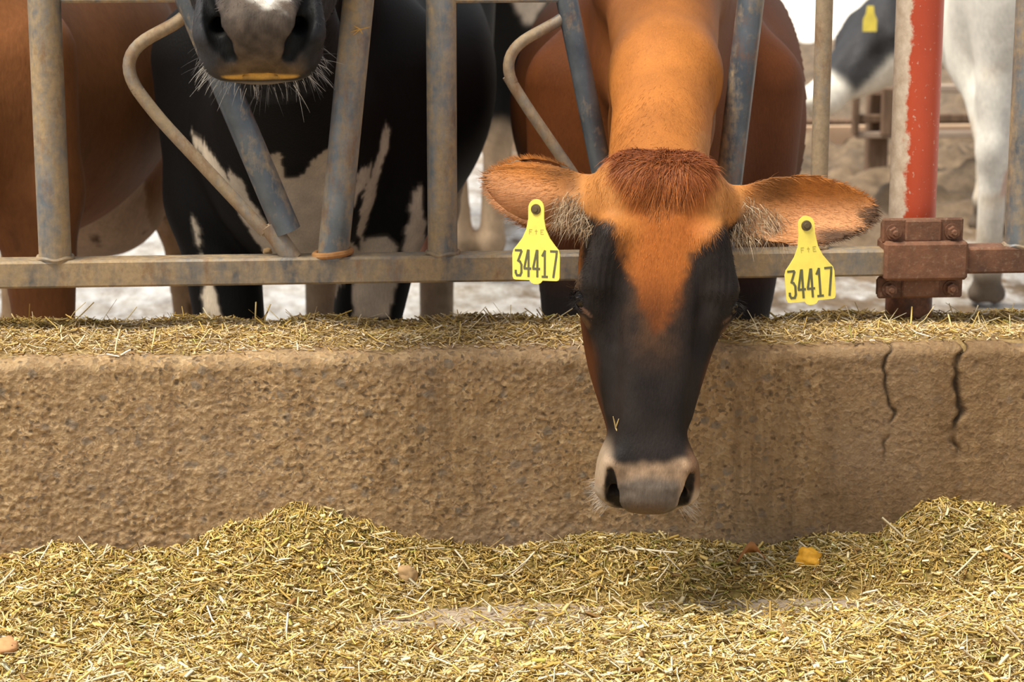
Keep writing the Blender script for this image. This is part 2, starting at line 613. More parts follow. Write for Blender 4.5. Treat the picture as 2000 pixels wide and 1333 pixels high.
class Head:
    def __init__(s, O, a, n, S):
        s.O = np.asarray(O, float); s.S = S
        a = np.asarray(a, float); a /= np.linalg.norm(a)
        n = np.asarray(n, float); n = n - a * (n @ a); n /= np.linalg.norm(n)
        s.R = np.stack([np.cross(n, a), n, a], 1)      # columns x, n, a

    def w(s, x, n, a):
        return s.O + s.S * (s.R @ V(x, n, a))

    def q(s, P):
        return ((np.asarray(P) - s.O) @ s.R) / s.S

    def loft(s, F, ss, aa, nn, bb, p, k, ends):
        R, O, S = s.R, s.O, s.S
        pts = np.array([s.w(x, n, t) for x in (-.125, .125) for n in (.01, -.24) for t in (ss[0], ss[-1])])

        def fn(X, Y, Z):
            dx, dy, dz = X - O[0], Y - O[1], Z - O[2]
            x = (R[0, 0] * dx + R[1, 0] * dy + R[2, 0] * dz) / S
            n = (R[0, 1] * dx + R[1, 1] * dy + R[2, 1] * dz) / S
            t = (R[0, 2] * dx + R[1, 2] * dy + R[2, 2] * dz) / S
            a = np.interp(t, ss, aa); f = np.interp(t, ss, nn); b = np.interp(t, ss, bb)
            h = (f - b) / 2; c = (f + b) / 2
            e = (np.abs(x / a) ** p + np.abs((n - c) / h) ** p) ** (1 / p)
            d = (e - 1) * np.minimum(a, h)
            d = np.maximum(d, np.maximum(ss[0] - t, t - ss[-1]))
            return d * S
        F.put(fn, pts.min(0), pts.max(0), k)

    def build(s, F, eyes=True):
        S, R = s.S, s.R
        fs = np.linspace
        t = fs(HS[0], HS[-1], 60)
        sm = lambda x, y: np.convolve(np.pad(np.interp(t, x, y), 4, 'edge'), np.ones(9) / 9, 'valid')
        s.loft(F, t, sm(HS, HA), sm(HS, HN), sm(HS, HB), 2.5, .02 * S, True)
        t2 = fs(NS[0], NS[-1], 50)
        t = t2
        nn = sm(NS, NN)
        s.loft(F, t2, sm(NS, NA), nn, nn - .09, 3.2, .020 * S, True)
        # muzzle
        F.ell(s.w(0, -.064, .499), V(.0755, .062, .058) * S, R, .022 * S, p=2.7)
        F.ell(s.w(0, -.040, .530), V(.046, .034, .030) * S, R, .018 * S, p=2.6)      # nose pad
        F.ell(s.w(0, -.106, .474), V(.048, .032, .054) * S, R, .02 * S, p=2.3)      # chin
        for sg in (-1, 1):
            F.cap(s.w(sg * .056, -.022, .488), s.w(sg * .062, -.050, .525), .018 * S, .019 * S, .016 * S)   # nostril wing
            F.ell(s.w(sg * .046, -.085, .515), V(.026, .026, .036) * S, R, .02 * S)                        # upper lip side
        for sg in (-1, 1):
            for A, B, ra, rb in NOSTRIL:
                F.cap(s.w(sg * A[0], A[1], A[2]), s.w(sg * B[0], B[1], B[2]), ra * S, rb * S, .006 * S, carve=True)
        # mouth line
        for sg in (-1, 1):
            F.cap(s.w(0, -.0945, .557), s.w(sg * .050, -.096, .530), .0035 * S, .0035 * S, .006 * S, carve=True)
            F.cap(s.w(sg * .050, -.096, .530), s.w(sg * .075, -.098, .46), .0035 * S, .003 * S, .006 * S, carve=True)
        # brow, orbit, eye
        for sg in (-1, 1):
            F.cap(s.w(sg * .080, -.008, .135), s.w(sg * .101, -.020, .205), .024 * S, .022 * S, .03 * S)
            F.ell(s.w(sg * .098, -.046, .226), V(.026, .036, .040) * S, R, .025 * S)
            F.cap(s.w(sg * .085, -.05, .26), s.w(sg * .050, -.06, .40), .02 * S, .010 * S, .03 * S)     # facial crest
            F.cap(s.w(sg * .074, .004, .235), s.w(sg * .072, -.012, .30), .006 * S, .007 * S, .02 * S, carve=True)   # hollow before the eye
            if eyes:
                ax = V(sg * .86, .46, .10); ax /= np.linalg.norm(ax)
                e = V(sg * .108, -.040, .232)
                u = np.cross(ax, V(0, 0, 1)); u /= np.linalg.norm(u); w = np.cross(ax, u)
                for i in range(12):
                    a0, a1 = 2 * math.pi * i / 12, 2 * math.pi * (i + 1) / 12
                    ring = lambda q: e + ax * .006 + .0185 * math.cos(q) * u * 1.0 + .0125 * math.sin(q) * w * 1.2
                    # lids follow the slanted eye slit
                    F.cap(s.w(*ring(a0)), s.w(*ring(a1)), .0062 * S, .0062 * S, .008 * S)
                F.ell(s.w(*e), V(.0205, .0205, .0205) * S, R, .004 * S, carve=True)

    def eye(s, sg, parent):
        e = s.w(sg * .1075, -.040, .232)
        return uv_ball('eye', e, .0202 * s.S, M_EYE, parent)


def uv_ball(name, c, r, mat, parent=None, seg=24):
    r = (r, r, r) if not hasattr(r, '__len__') else r
    vs, fs = [], []
    for i in range(seg // 2 + 1):
        th = math.pi * i / (seg // 2)
        for j in range(seg):
            ph = 2 * math.pi * j / seg
            vs.append((c[0] + r[0] * math.sin(th) * math.cos(ph), c[1] + r[1] * math.sin(th) * math.sin(ph), c[2] + r[2] * math.cos(th)))
    for i in range(seg // 2):
        for j in range(seg):
            a, b = i * seg + j, i * seg + (j + 1) % seg
            fs.append((a, a + seg, b + seg, b))
    return mesh_obj(name, vs, fs, mat, parent)


M_EYE = Mat('eye', rough=.08, spec=.6, base=(.006, .005, .006)).m


def put_ear(F, base, axis_, wdir, L, Wd, T=.008, cup=3.0, k=.02, sweep=0.0):
    """leaf-shaped cupped ear: base point, axis direction, width direction; normal = hollow side"""
    a = np.asarray(axis_, float); a /= np.linalg.norm(a)
    w = np.asarray(wdir, float); w = w - a * (w @ a); w /= np.linalg.norm(w)
    n = np.cross(a, w)
    tt = V(0, .08, .18, .32, .48, .62, .76, .88, .96, 1.0)
    ww = V(.45, .55, .74, .93, 1.0, .97, .82, .58, .34, .14) * Wd
    th = V(3.4, 2.8, 1.9, 1.25, 1.0, .95, .9, .85, .8, .8) * T

    def fn(X, Y, Z):
        dx, dy, dz = X - base[0], Y - base[1], Z - base[2]
        t = (a[0] * dx + a[1] * dy + a[2] * dz) / L
        u = w[0] * dx + w[1] * dy + w[2] * dz - sweep * np.sin(np.clip(t, 0, 1) * math.pi)
        m = n[0] * dx + n[1] * dy + n[2] * dz
        Wt = np.interp(t, tt, ww); Tt = np.interp(t, tt, th)
        cc = cup * u * u / np.maximum(Wd, .01) * .3 * np.clip(t * 3, 0, 1)
        e = np.sqrt((u / Wt) ** 2 + ((m - cc) / Tt) ** 2)
        d = (e - 1) * Tt
        return np.maximum(d, np.maximum(-t, t - 1) * L)
    ext = np.array([base + a * L * t + w * q * Wd * 1.1 + n * o for t in (-.05, 1.02) for q in (-1, 1) for o in (-.03, .05)])
    F.put(fn, ext.min(0), ext.max(0), k)
    return a, w, n


def nostril_mask(q):
    m = np.zeros(len(q))
    for sg in (-1, 1):
        for A, B, ra, rb in NOSTRIL:
            A = V(sg * A[0], A[1], A[2]); B = V(sg * B[0], B[1], B[2])
            t = np.clip(((q - A) @ (B - A)) / ((B - A) @ (B - A)), 0, 1)
            dd = np.linalg.norm(q - A - t[:, None] * (B - A), axis=1) / (ra + t * (rb - ra))
            m = np.maximum(m, smooth01(dd, 1.42, 1.06))
    return m


class Cow:
    """trunk, legs and udder of a dairy cow in cow space (x side, y back from the shoulder, z up), placed by origin and heading"""
    def __init__(s, O, heading, S=1.0):
        h = V(heading[0], heading[1], 0); h /= np.linalg.norm(h)
        s.b = -h
        s.x = np.cross(V(0, 0, 1), h)
        s.O = np.asarray(O, float); s.S = S
        s.R = np.stack([s.x, s.b, V(0, 0, 1)], 1)

    def w(s, x, y, z): return s.O + s.S * (s.R @ V(x, y, z))

    def q(s, P): return ((np.asarray(P) - s.O) @ s.R) / s.S

    def trunk(s, F, belly=.37, wide=.35):
        S, R = s.S, s.R
        F.ell(s.w(0, .82, .88), V(wide, .70, belly) * S, R, .08)
        F.ell(s.w(0, .22, .93), V(.255, .34, .34) * S, R, .10)
        F.ell(s.w(0, .0, .80), V(.15, .20, .20) * S, R, .10)
        F.ell(s.w(0, 1.33, 1.02), V(.25, .32, .27) * S, R, .10)
        F.cap(s.w(0, .12, 1.24), s.w(0, 1.42, 1.23), .075 * S, .075 * S, .10)
        for sg in (-1, 1):
            F.cap(s.w(sg * .22, 1.13, 1.19), s.w(sg * .10, 1.5, 1.17), .055 * S, .06 * S, .08)

    def front_legs(s, F, dx=.15, off=((0, 0), (0, 0)), r=1.0, spread=0.0):
        S = s.S
        for i, sg in enumerate((-1, 1)):
            ox, oy = off[i]
            p = lambda x, y, z, t: s.w(sg * x + ox * t, y + oy * t, z)
            F.cap(p(.19, .10, 1.0, 0), p(.185, .10, .72, .2), .115 * S, .095 * S, .06)
            F.cap(p(.185, .10, .72, .2), p(dx, .08, .42, .6), .088 * S, .058 * S * r, .05)
            F.ell(p(dx, .065, .385, .65), V(.052 * r, .055, .062) * S, s.R, .03)
            F.cap(p(dx, .08, .38, .65), p(dx, .09, .16, .9), .045 * S * r, .037 * S * r, .03)
            F.ell(p(dx, .085, .135, .93), V(.046 * r, .05, .045) * S, s.R, .025)
            F.cap(p(dx, .085, .135, .95), p(dx, .05, .07, 1), .040 * S * r, .042 * S * r, .02)
            for q in (-1, 1):
                F.cap(p(dx + q * .026, .06, .045, 1), p(dx + q * .030, -.015, .030, 1), .034 * S, .022 * S, .008)

    def hind_legs(s, F, dx=.17, off=((0, 0), (0, 0)), r=1.0):
        S = s.S
        for i, sg in enumerate((-1, 1)):
            ox, oy = off[i]
            p = lambda x, y, z, t: s.w(sg * x + ox * t, y + oy * t, z)
            F.cap(p(.15, 1.32, 1.02, 0), p(.19, 1.18, .74, .2), .17 * S, .11 * S, .08)
            F.cap(p(.13, 1.46, .98, 0), p(.16, 1.42, .66, .4), .11 * S, .07 * S, .08)
            F.cap(p(.19, 1.20, .74, .2), p(dx, 1.42, .50, .6), .10 * S, .052 * S * r, .06)
            F.cap(p(.16, 1.44, .68, .4), p(dx, 1.47, .52, .6), .05 * S, .034 * S, .05)
            F.ell(p(dx, 1.44, .49, .65), V(.045 * r, .058, .07) * S, s.R, .03)
            F.cap(p(dx, 1.44, .48, .65), p(dx, 1.40, .17, .9), .043 * S * r, .040 * S * r, .03)
            F.ell(p(dx, 1.39, .14, .93), V(.048 * r, .052, .048) * S, s.R, .025)
            F.cap(p(dx, 1.39, .14, .95), p(dx, 1.35, .07, 1), .042 * S * r, .043 * S * r, .02)
            for q in (-1, 1):
                F.cap(p(dx + q * .026, 1.36, .045, 1), p(dx + q * .030, 1.285, .030, 1), .034 * S, .022 * S, .008)

    def udder(s, F, z=.60, r=(.16, .20, .15)):
        S = s.S
        F.ell(s.w(0, 1.20, z), V(*r) * S, s.R, .05)
        F.ell(s.w(0, 1.33, z - .01), V(r[0] * .9, .13, r[2] * .95) * S, s.R, .05)
        for sx in (-1, 1):
            for y in (1.12, 1.30):
                F.cap(s.w(sx * .075, y, z - .11), s.w(sx * .082, y - .01, z - .19), .022 * S, .013 * S, .02)

    def tail(s, F, side=0.0):
        S = s.S
        F.cap(s.w(0, 1.52, 1.17), s.w(side * .3, 1.66, 1.0), .04 * S, .026 * S, .03)
        F.cap(s.w(side * .3, 1.66, 1.0), s.w(side, 1.66, .55), .026 * S, .016 * S, .02)
        F.cap(s.w(side, 1.66, .55), s.w(side, 1.65, .34), .03 * S, .012 * S, .03)


# ------------------------------------------------------------------ strands (hair, straw)
def ribbons(name, P, D, Nn, L, Wd, col, mat, parent=None, bend=None, tip=None, segs=2, tube=False):
    """tapering flat strands: root P, direction D, facing Nn, length L, width Wd, bend vector added at the tip"""
    n = len(P)
    D = D / (np.linalg.norm(D, axis=1)[:, None] + 1e-9)
    side = np.cross(Nn, D)
    side /= np.linalg.norm(side, axis=1)[:, None] + 1e-9
    bend = np.zeros_like(P) if bend is None else bend
    vs, cols = [], []
    tip = col if tip is None else tip
    for i in range(segs + 1):
        t = i / segs
        c = P + D * (L * t)[:, None] + bend * (t * t)
        w = Wd * (1 - .85 * t ** 1.5) * .5
        vs.append(c - side * w[:, None]); vs.append(c + side * w[:, None])
        cc = col * (1 - t) + tip * t
        cols += [cc, cc]
    k = 2 * (segs + 1)
    verts = np.stack(vs, 1).reshape(-1, 3)
    colv = np.stack(cols, 1).reshape(-1, 3)
    base = (np.arange(n) * k)[:, None]
    fs = np.concatenate([base + np.array([[2 * i, 2 * i + 1, 2 * i + 3, 2 * i + 2]]) for i in range(segs)])
    return mesh_obj(name, verts, fs, mat, parent, True, colv)


def prisms(name, P, D, L, Wd, col, mat, parent=None, flat=.45, seed=0):
    """three-sided straw pieces lying along D, centred on P"""
    r = np.random.default_rng(seed)
    n = len(P)
    D = D / np.linalg.norm(D, axis=1)[:, None]
    up = r.normal(size=(n, 3)); up[:, 2] += 1.0
    s = np.cross(D, up); s /= np.linalg.norm(s, axis=1)[:, None]
    u = np.cross(s, D)
    bow = (r.normal(size=(n, 3)) * .12) * L[:, None]
    vs = []
    for t in (-.5, 0.0, .5):
        c = P + D * (L * t)[:, None] + bow * (t * t)
        w = Wd * (.5 if t != 0 else .55)
        vs.append(c - s * w[:, None] - u * (w * flat * .4)[:, None])
        vs.append(c + s * w[:, None] - u * (w * flat * .4)[:, None])
        vs.append(c + u * (w * flat)[:, None])
    verts = np.stack(vs, 1).reshape(-1, 3)
    b = (np.arange(n) * 9)[:, None]
    q = []
    for i in (0, 3):
        for a, c in ((0, 1), (1, 2), (2, 0)):
            q.append(b + np.array([[i + a, i + c, i + c + 3, i + a + 3]]))
    fs = np.concatenate(q)
    return mesh_obj(name, verts, fs, mat, parent, False, np.repeat(col, 9, 0))


def scatter(v, q, nrm, weight, n, r):
    """random points on quads, weighted; returns points, normals, quad index"""
    fn = np.cross(v[q[:, 2]] - v[q[:, 0]], v[q[:, 3]] - v[q[:, 1]])
    ar = np.linalg.norm(fn, axis=1) * .5 * weight
    i = r.choice(len(q), n, p=ar / ar.sum())
    a, b = r.random(n), r.random(n)
    w = np.stack([(1 - a) * (1 - b), a * (1 - b), a * b, (1 - a) * b], 1)
    P = (v[q[i]] * w[:, :, None]).sum(1)
    N = (nrm[q[i]] * w[:, :, None]).sum(1)
    return P, N / np.linalg.norm(N, axis=1)[:, None], i


# ================================================================== the setting
Y_WALL, Z_TOP, Y_FENCE, Z_BARN = 3.785, 0.39, 3.985, -0.20


def grid_faces(nu, nv):
    i = np.arange(nu - 1)[:, None] * nv + np.arange(nv - 1)[None, :]
    return np.stack([i, i + nv, i + nv + 1, i + 1], -1).reshape(-1, 4)


def build_wall():
    xs = np.concatenate([np.linspace(-2.8, -1.12, 90, endpoint=False), np.linspace(-1.12, 1.12, 930), np.linspace(1.13, 2.8, 90)])
    prof = [(Y_WALL, z) for z in np.linspace(-.03, Z_TOP - .022, 172)]
    for k in range(1, 9):
        a = math.pi / 2 * k / 9
        prof.append((Y_WALL + .024 * (1 - math.cos(a)), Z_TOP - .022 + .022 * math.sin(a)))
    prof += [(y, Z_TOP) for y in np.linspace(Y_WALL + .026, 3.84, 8)]
    prof += [(y, Z_TOP - .024 * (y - 3.84) / .255) for y in np.linspace(3.845, 4.095, 50)]
    prof += [(4.10, z) for z in np.linspace(Z_TOP - .03, -.30, 12)]
    prof = np.array(prof)
    nX, nP = len(xs), len(prof)
    X = np.repeat(xs, nP); Yv = np.tile(prof[:, 0], nX); Z = np.tile(prof[:, 1], nX)
    P = np.stack([X, Yv, Z], 1)
    front = smooth01(Z_TOP - Z, .0, .03) * (Yv < 4)
    lump = fbm(P * V(1, 1, .8), 3.2, 3, 3) * .003
    peb = np.clip(noise3(P, 85, 11) - .1, 0, 1) * .0026 + np.clip(noise3(P, 150, 12), -.3, 1) * .0026 + noise3(P, 230, 13) * .0014
    pit = -np.clip(noise3(P, 34, 15) - .45, 0, 1) * .011
    rough = .45 + .55 * smooth01(fbm(P, 2.2, 3, 21), -.5, .6)
    side = smooth01(X, .9, -.6)
    d = lump + (peb * (.6 + .6 * side) + pit) * rough * (.35 + .65 * front)
    # two vertical cracks and a shallow break at the edge
    dirt = np.zeros(len(P))
    for path, wd, dep in (([(1738, 690), (1728, 740), (1745, 800), (1738, 850), (1722, 900), (1712, 950)], .0040, .006),
                          ([(1882, 685), (1868, 740), (1880, 790), (1866, 840), (1872, 880), (1862, 930), (1872, 972)], .0065, .012)):
        pts = np.array([at(px, py, Y_WALL) for px, py in path])
        cx = np.interp(-Z, -pts[:, 2], pts[:, 0])
        cx = cx + noise3(P * V(0, 0, 1), 60, 31) * .006
        inz = smooth01(Z, pts[-1, 2], pts[-1, 2] + .03) * (Yv < 4)
        w = wd * (.55 + .8 * np.abs(noise3(P * V(0, 0, 1), 22, 5)))
        g = np.exp(-((X - cx) / w) ** 2) * inz * smooth01(fbm(P * V(.3, 0, 1), 14, 3, 51), -.75, .15)
        d -= dep * g
        dirt = np.maximum(dirt, g)
    nrm = np.zeros_like(P)
    nrm[:, 1] = np.where(Yv < Y_WALL + .023, -1, np.where(Yv > 4.097, 1, 0))
    nrm[:, 2] = np.where(Yv < Y_WALL + .023, smooth01(Z, Z_TOP - .022, Z_TOP), np.where(Yv > 4.097, 0, 1))
    nrm /= np.linalg.norm(nrm, axis=1)[:, None] + 1e-9
    P2 = P + nrm * d[:, None]
    # chipped top edge
    P2[:, 2] -= np.clip(fbm(P * V(1, 0, 0), 9, 4, 41), 0, 1) * .006 * smooth01(Z, Z_TOP - .04, Z_TOP) * (Yv < 3.9)
    right_brown = smooth01(X + fbm(P, 2.5, 3, 8) * .25, .10, .75)  # wall turns darker brown towards its right end
    col = np.stack([dirt, right_brown, smooth01(Z, .10, .0) * .6 + fbm(P, 5, 3, 19) * .2], 1)
    m = Mat('old_concrete', rough=.9, spec=.2)
    at_ = m.n('ShaderNodeSeparateColor')
    m.set(at_.inputs[0], m.attr())
    agg = m.n('ShaderNodeTexVoronoi')
    agg.inputs['Scale'].default_value = 165
    agg.inputs['Randomness'].default_value = 1
    wv = m.n('ShaderNodeVectorMath'); wv.operation = 'MULTIPLY_ADD'
    nz_ = m.n('ShaderNodeTexNoise'); nz_.inputs['Scale'].default_value = 55; nz_.inputs['Detail'].default_value = 3
    m.set(nz_.inputs['Vector'], m.coord())
    m.set(wv.inputs[0], nz_.outputs['Color']); wv.inputs[1].default_value = (.016, .016, .016); m.set(wv.inputs[2], m.coord((1, 1, 1.1)))
    WV = wv.outputs[0]
    m.set(agg.inputs['Vector'], WV)
    sep = m.n('ShaderNodeSeparateColor'); m.set(sep.inputs[0], agg.outputs['Color'])
    cell = m.ramp(sep.outputs[0], [(0, (.085, .065, .045)), (.18, (.24, .155, .08)), (.36, (.46, .30, .14)), (.55, (.34, .20, .09)), (.78, (.60, .43, .24)), (.92, (.50, .30, .14)), (1, (.22, .19, .155))])
    paste = m.ramp(m.noise(28, 6, .7), [(.28, (.20, .13, .07)), (.5, (.38, .255, .135)), (.72, (.52, .38, .225))])
    c = m.mix(m.ramp(m.noise(17, 5, .65), [(.36, .25), (.62, .75)]), paste, cell)
    big = m.voro(38, WV, out=1)
    sb = m.n('ShaderNodeSeparateColor'); m.set(sb.inputs[0], big)
    d2 = m.voro(38, WV, out=0)
    stone = m.math('MULTIPLY', m.ramp(sb.outputs[1], [(.86, 0.0), (.88, 1.0)]), m.ramp(d2, [(.25, 1.0), (.42, 0.0)]))
    c = m.mix(m.math('MULTIPLY', stone, .7), c, (.20, .17, .135))
    # dark pits
    pv = m.n('ShaderNodeTexVoronoi'); pv.inputs['Scale'].default_value = 72; m.set(pv.inputs['Vector'], WV)
    ps_ = m.n('ShaderNodeSeparateColor'); m.set(ps_.inputs[0], pv.outputs['Color'])
    pit_ = m.math('MULTIPLY', m.ramp(ps_.outputs[2], [(.60, 0.0), (.66, 1.0)]), m.ramp(pv.outputs[0], [(.16, 1.0), (.34, 0.0)]))
    c = m.mix(m.math('MULTIPLY', pit_, .8), c, (.075, .050, .032))
    # run-down streaks
    st = m.ramp(m.noise(26, 5, .7, m.coord((1, 1, .05))), [(.46, 0.0), (.62, 1.0)])
    st = m.math('MULTIPLY', st, m.ramp(m.noise(4, 3, .6), [(.35, .15), (.65, .75)]))
    c = m.mix(st, c, (.17, .105, .055))
    wet = m.math('MULTIPLY', at_.outputs[1], m.ramp(m.noise(5, 6, .7, m.coord((1, 1, .4))), [(.25, .45), (.7, .95)]))  # the darker brown of the right end, broken up by noise
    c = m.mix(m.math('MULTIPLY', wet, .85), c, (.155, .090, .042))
    c = m.mix(at_.outputs[2], c, (.36, .26, .18))
    c = m.mix(m.math('MULTIPLY', at_.outputs[0], .85), c, (.035, .025, .018))
    m.base(c)
    b1 = m.bump(m.noise(150, 6, .78), .55, .004)
    m.bump(m.voro(165, WV), .4, .003, b1)
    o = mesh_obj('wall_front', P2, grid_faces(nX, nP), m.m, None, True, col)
    thing(o, 'rough concrete feed bunk wall', kind='structure')


build_wall()


def build_floors():
    m = Mat('alley_concrete', rough=.8, spec=.3)
    c = m.ramp(m.noise(13, 8, .7), [(.25, (.26, .20, .14)), (.5, (.42, .33, .24)), (.75, (.50, .42, .33))])
    sp = m.ramp(m.noise(95, 4, .7), [(.56, 0.0), (.66, 1.0)])
    c = m.mix(m.math('MULTIPLY', sp, .6), c, (.20, .17, .15))
    m.base(c)
    m.bump(m.noise(70, 6, .7), .5, .004)
    xs = np.linspace(-4, 4, 60); ys = np.linspace(-1.5, Y_WALL + .05, 40)
    P = np.stack([np.repeat(xs, 40), np.tile(ys, 60), np.zeros(2400)], 1)
    o = mesh_obj('floor', P, grid_faces(60, 40), m.m)
    thing(o, 'concrete floor of the feed alley', kind='structure')

    # barn floor: slurry and standing water, dirt beyond on one side
    m = Mat('barn_slurry', rough=.3, spec=.5)
    at_ = m.n('ShaderNodeSeparateColor'); m.set(at_.inputs[0], m.attr())
    wetn = m.noise(5, 6, .7, m.coord((1, .55, 1)))
    water = m.ramp(m.math('ADD', m.math('MULTIPLY', wetn, .75), m.math('MULTIPLY', at_.outputs[0], .45)), [(.50, 0.0), (.62, 1.0)])
    mud = m.ramp(m.noise(9, 8, .72), [(.3, (.06, .04, .024)), (.55, (.17, .115, .068)), (.75, (.30, .215, .13))])
    wat_glare = m.ramp(m.noise(12, 6, .7, m.coord((1, .4, 1))), [(.32, (.20, .145, .09)), (.48, (.46, .42, .37)), (.66, (.74, .73, .72))])  # bright sky reflections painted into the water's colour as whitish patches
    m.base(m.mix(water, mud, wat_glare))
    m.rough(m.ramp(water, [(0, .8), (1, .16)]))
    m.bump(m.noise(16, 6, .65, m.coord((1, .5, 1))), .35, .03)
    xs = np.linspace(-5, 5, 330); ys = np.concatenate([np.linspace(4.1, 11.2, 300), np.linspace(11.4, 16, 20)])
    P = np.stack([np.repeat(xs, 320), np.tile(ys, 330), np.zeros(330 * 320)], 1)
    dirt = smooth01(P[:, 1] + fbm(P, 1.3, 3, 77) * .22, 7.75, 8.25) * smooth01(P[:, 0] + fbm(P, 1.3, 3, 78) * .2, .35, .75)
    P[:, 2] = Z_BARN + fbm(P, 6, 4, 5) * .008 * (1 - dirt) + dirt * (np.abs(fbm(P, 3.5, 4, 6)) * .07 + np.clip(fbm(P, 11, 3, 9), 0, 1) * .05)
    wet = np.clip(.55 + .35 * fbm(P, 1.1, 3, 14) - 1.6 * dirt, -1, 1)
    col = np.stack([np.clip(wet, 0, 1), dirt, dirt], 1)
    o = mesh_obj('floor_barn', P, grid_faces(330, 320), m.m, None, True, col)
    thing(o, 'wet slurry covered barn floor', kind='structure')

    m = Mat('sunlit_yard', rough=.95, spec=.1)
    m.base(m.ramp(m.noise(.9, 5, .6), [(.3, (.70, .62, .52)), (.7, (.86, .82, .76))]))
    o = mesh_obj('ground_yard', [(-40, 4.3, -.235), (40, 4.3, -.235), (40, 120, -.235), (-40, 120, -.235)], [(0, 1, 2, 3)], m.m, None, False)
    thing(o, 'bright sunlit yard beyond the barn', kind='structure')

    m = Mat('roof_sheet', rough=.5, spec=.4, base=(.42, .42, .41))
    b = MB()
    n = 240
    xs = np.linspace(-9, 9, n)
    vs, fs = [], []
    for i, x in enumerate(xs):
        z = 3.42 + .02 * math.cos(x * 40)
        vs += [(x, 4.12, z), (x, 5.75, z + .2)]
        if i: fs.append((2 * i - 2, 2 * i, 2 * i + 1, 2 * i - 1))
    o = mesh_obj('shade_roof', vs, fs, m.m)  # roof out of view, its edges set to keep the cows in shade
    sm = o.modifiers.new('thick', 'SOLIDIFY'); sm.thickness = .02
    thing(o, 'corrugated roof added out of view to shade the cows behind the feed fence', kind='structure')


build_floors()
# ================================================================== headlock fence and pole
YF = Y_FENCE


def pf(px, py, dy=0.0):
    return at(px, py, YF + dy)


def fx(px, py=250):
    return at(px, py, YF)[0]


fence = empty('headlock_fence', (0, YF, Z_TOP))
thing(fence, 'galvanised steel headlock feeding fence with slanted neck bars above the concrete wall', 'fence')

zr0 = at(1000, 551, YF - .026)[2]
zr1 = at(1000, 499, YF - .026)[2]
zrc, hr = (zr0 + zr1) / 2, (zr1 - zr0)
Z_RAIL_TOP = zrc + hr / 2
x_clamp0, x_clamp1 = at(1727, 510, YF - .03)[0], at(1890, 510, YF - .03)[0]
b = MB()
b.box(((x_clamp0 - 2.4) / 2 + .01, YF, zrc), (x_clamp0 + 2.4 + .02, .05, hr), bev=.004)
b.build('bottom_rail', M_RAIL, fence, True, 25)
b = MB()
b.box(((x_clamp1 + 2.4) / 2 - .01, YF, zrc + .002), (2.4 - x_clamp1 + .02, .05, hr), bev=.004)
b.build('bottom_rail', M_RUST, fence, True, 25)
z_top = 1.40
b = MB()
b.box((0, YF + .006, z_top + .008), (4.8, .04, .036), bev=.005)
b.build('top_rail', M_STEEL, fence, True, 25)


def pipe(name, pts, r, mat, parent, n=28):
    m = MB(); m.tube(pts, r, n); return m.build(name, mat, parent)


def weld(x, r, parent, z=Z_RAIL_TOP):
    """lumpy weld bead round a pipe foot"""
    m = MB()
    pts = [(x + (r + .001) * math.cos(a), YF + (r * .9) * math.sin(a), z + .002 + .0015 * math.sin(5 * a + x * 40)) for a in np.linspace(0, 2 * math.pi, 33)]
    m.tube(pts, .0045, 8)
    return m.build('weld_bead', M_LOOP, parent)


r58 = .0262
for px, r, mat in ((-640, r58, M_STEEL), (97, r58 + .002, M_STEEL_DUSTY), (863, r58, M_STEEL_DUSTY), (1603, .0152, M_LOOP), (1999, .024, M_STEEL)):
    x = fx(px)
    u = pipe('upright', [(x, YF, Z_RAIL_TOP - .004), (x, YF, z_top + .01)], r, mat, fence)
    weld(x, r, u)

# fixed slanted bars
p0, p1 = pf(650, 499), pf(702, -30)
d = (p1 - p0) / np.linalg.norm(p1 - p0)
p0[2] = Z_RAIL_TOP - .006
s = pipe('fixed_bar', [p0, p0 + d * (z_top - p0[2]) / d[2]], .0272, M_STEEL, fence)
m = MB()
m.tube([(p0[0] + .032 * math.cos(a), YF + .028 * math.sin(a), Z_RAIL_TOP + .004 + .012 * math.cos(a) * .3) for a in np.linspace(0, 2 * math.pi, 33)], .006, 8)
m.build('weld_bead', rusty('weld_rust', (.20, .09, .03), (.36, .17, .06), (.45, .25, .10)), s)
p0, p1 = pf(1425, 345, .01), pf(1470, -30, .01)
d = (p1 - p0) / np.linalg.norm(p1 - p0)
p0 = p0 - d * (p0[2] - Z_RAIL_TOP + .006) / d[2]
s2 = pipe('fixed_bar', [p0, p0 + d * (z_top - p0[2]) / d[2]], .0235, M_STEEL_DARK, fence)


def swing_bar(top, bot, r, loop, loop_r, rads, stub=None):
    t, b_ = pf(*top), pf(*bot)
    m = MB()
    # cut-off tube end: open tube with wall thickness
    d = (t - b_) / np.linalg.norm(t - b_)
    m.tube([b_, b_ + d * .0001 + (t - b_) * .5, t], r, 28)
    bar = m.build('neck_bar', M_STEEL_DARK, fence)
    m = MB()
    m.tube(arc_path([pf(*q) for q in loop], rads, 10), loop_r, 16)
    m.build('loop_rod', M_LOOP, bar)
    if stub:
        m = MB()
        m.tube([pf(*q) for q in stub], .0172, 20)
        m.build('pivot_stub', M_LOOP, bar)
        e = pf(548, 461)
        m = MB()
        for k in range(18):
            pass
        m.tube([pf(514, 442), pf(521, 459)], .008, 12)
        m.build('stop_tab', M_LOOP, bar)
    return bar


nb = swing_bar((196, -412), (561, 452), .0245, [(378, 12), (350, 42), (222, 110), (298, 218), (517, 453)], .0112, [.02, .075, .05], [(524, 440), (572, 506)])
nb2 = swing_bar((1023, -412), (1189, 400), .0190, [(1120, 12), (1100, 36), (968, 108), (1020, 196), (1150, 385)], .0100, [.02, .07, .05])
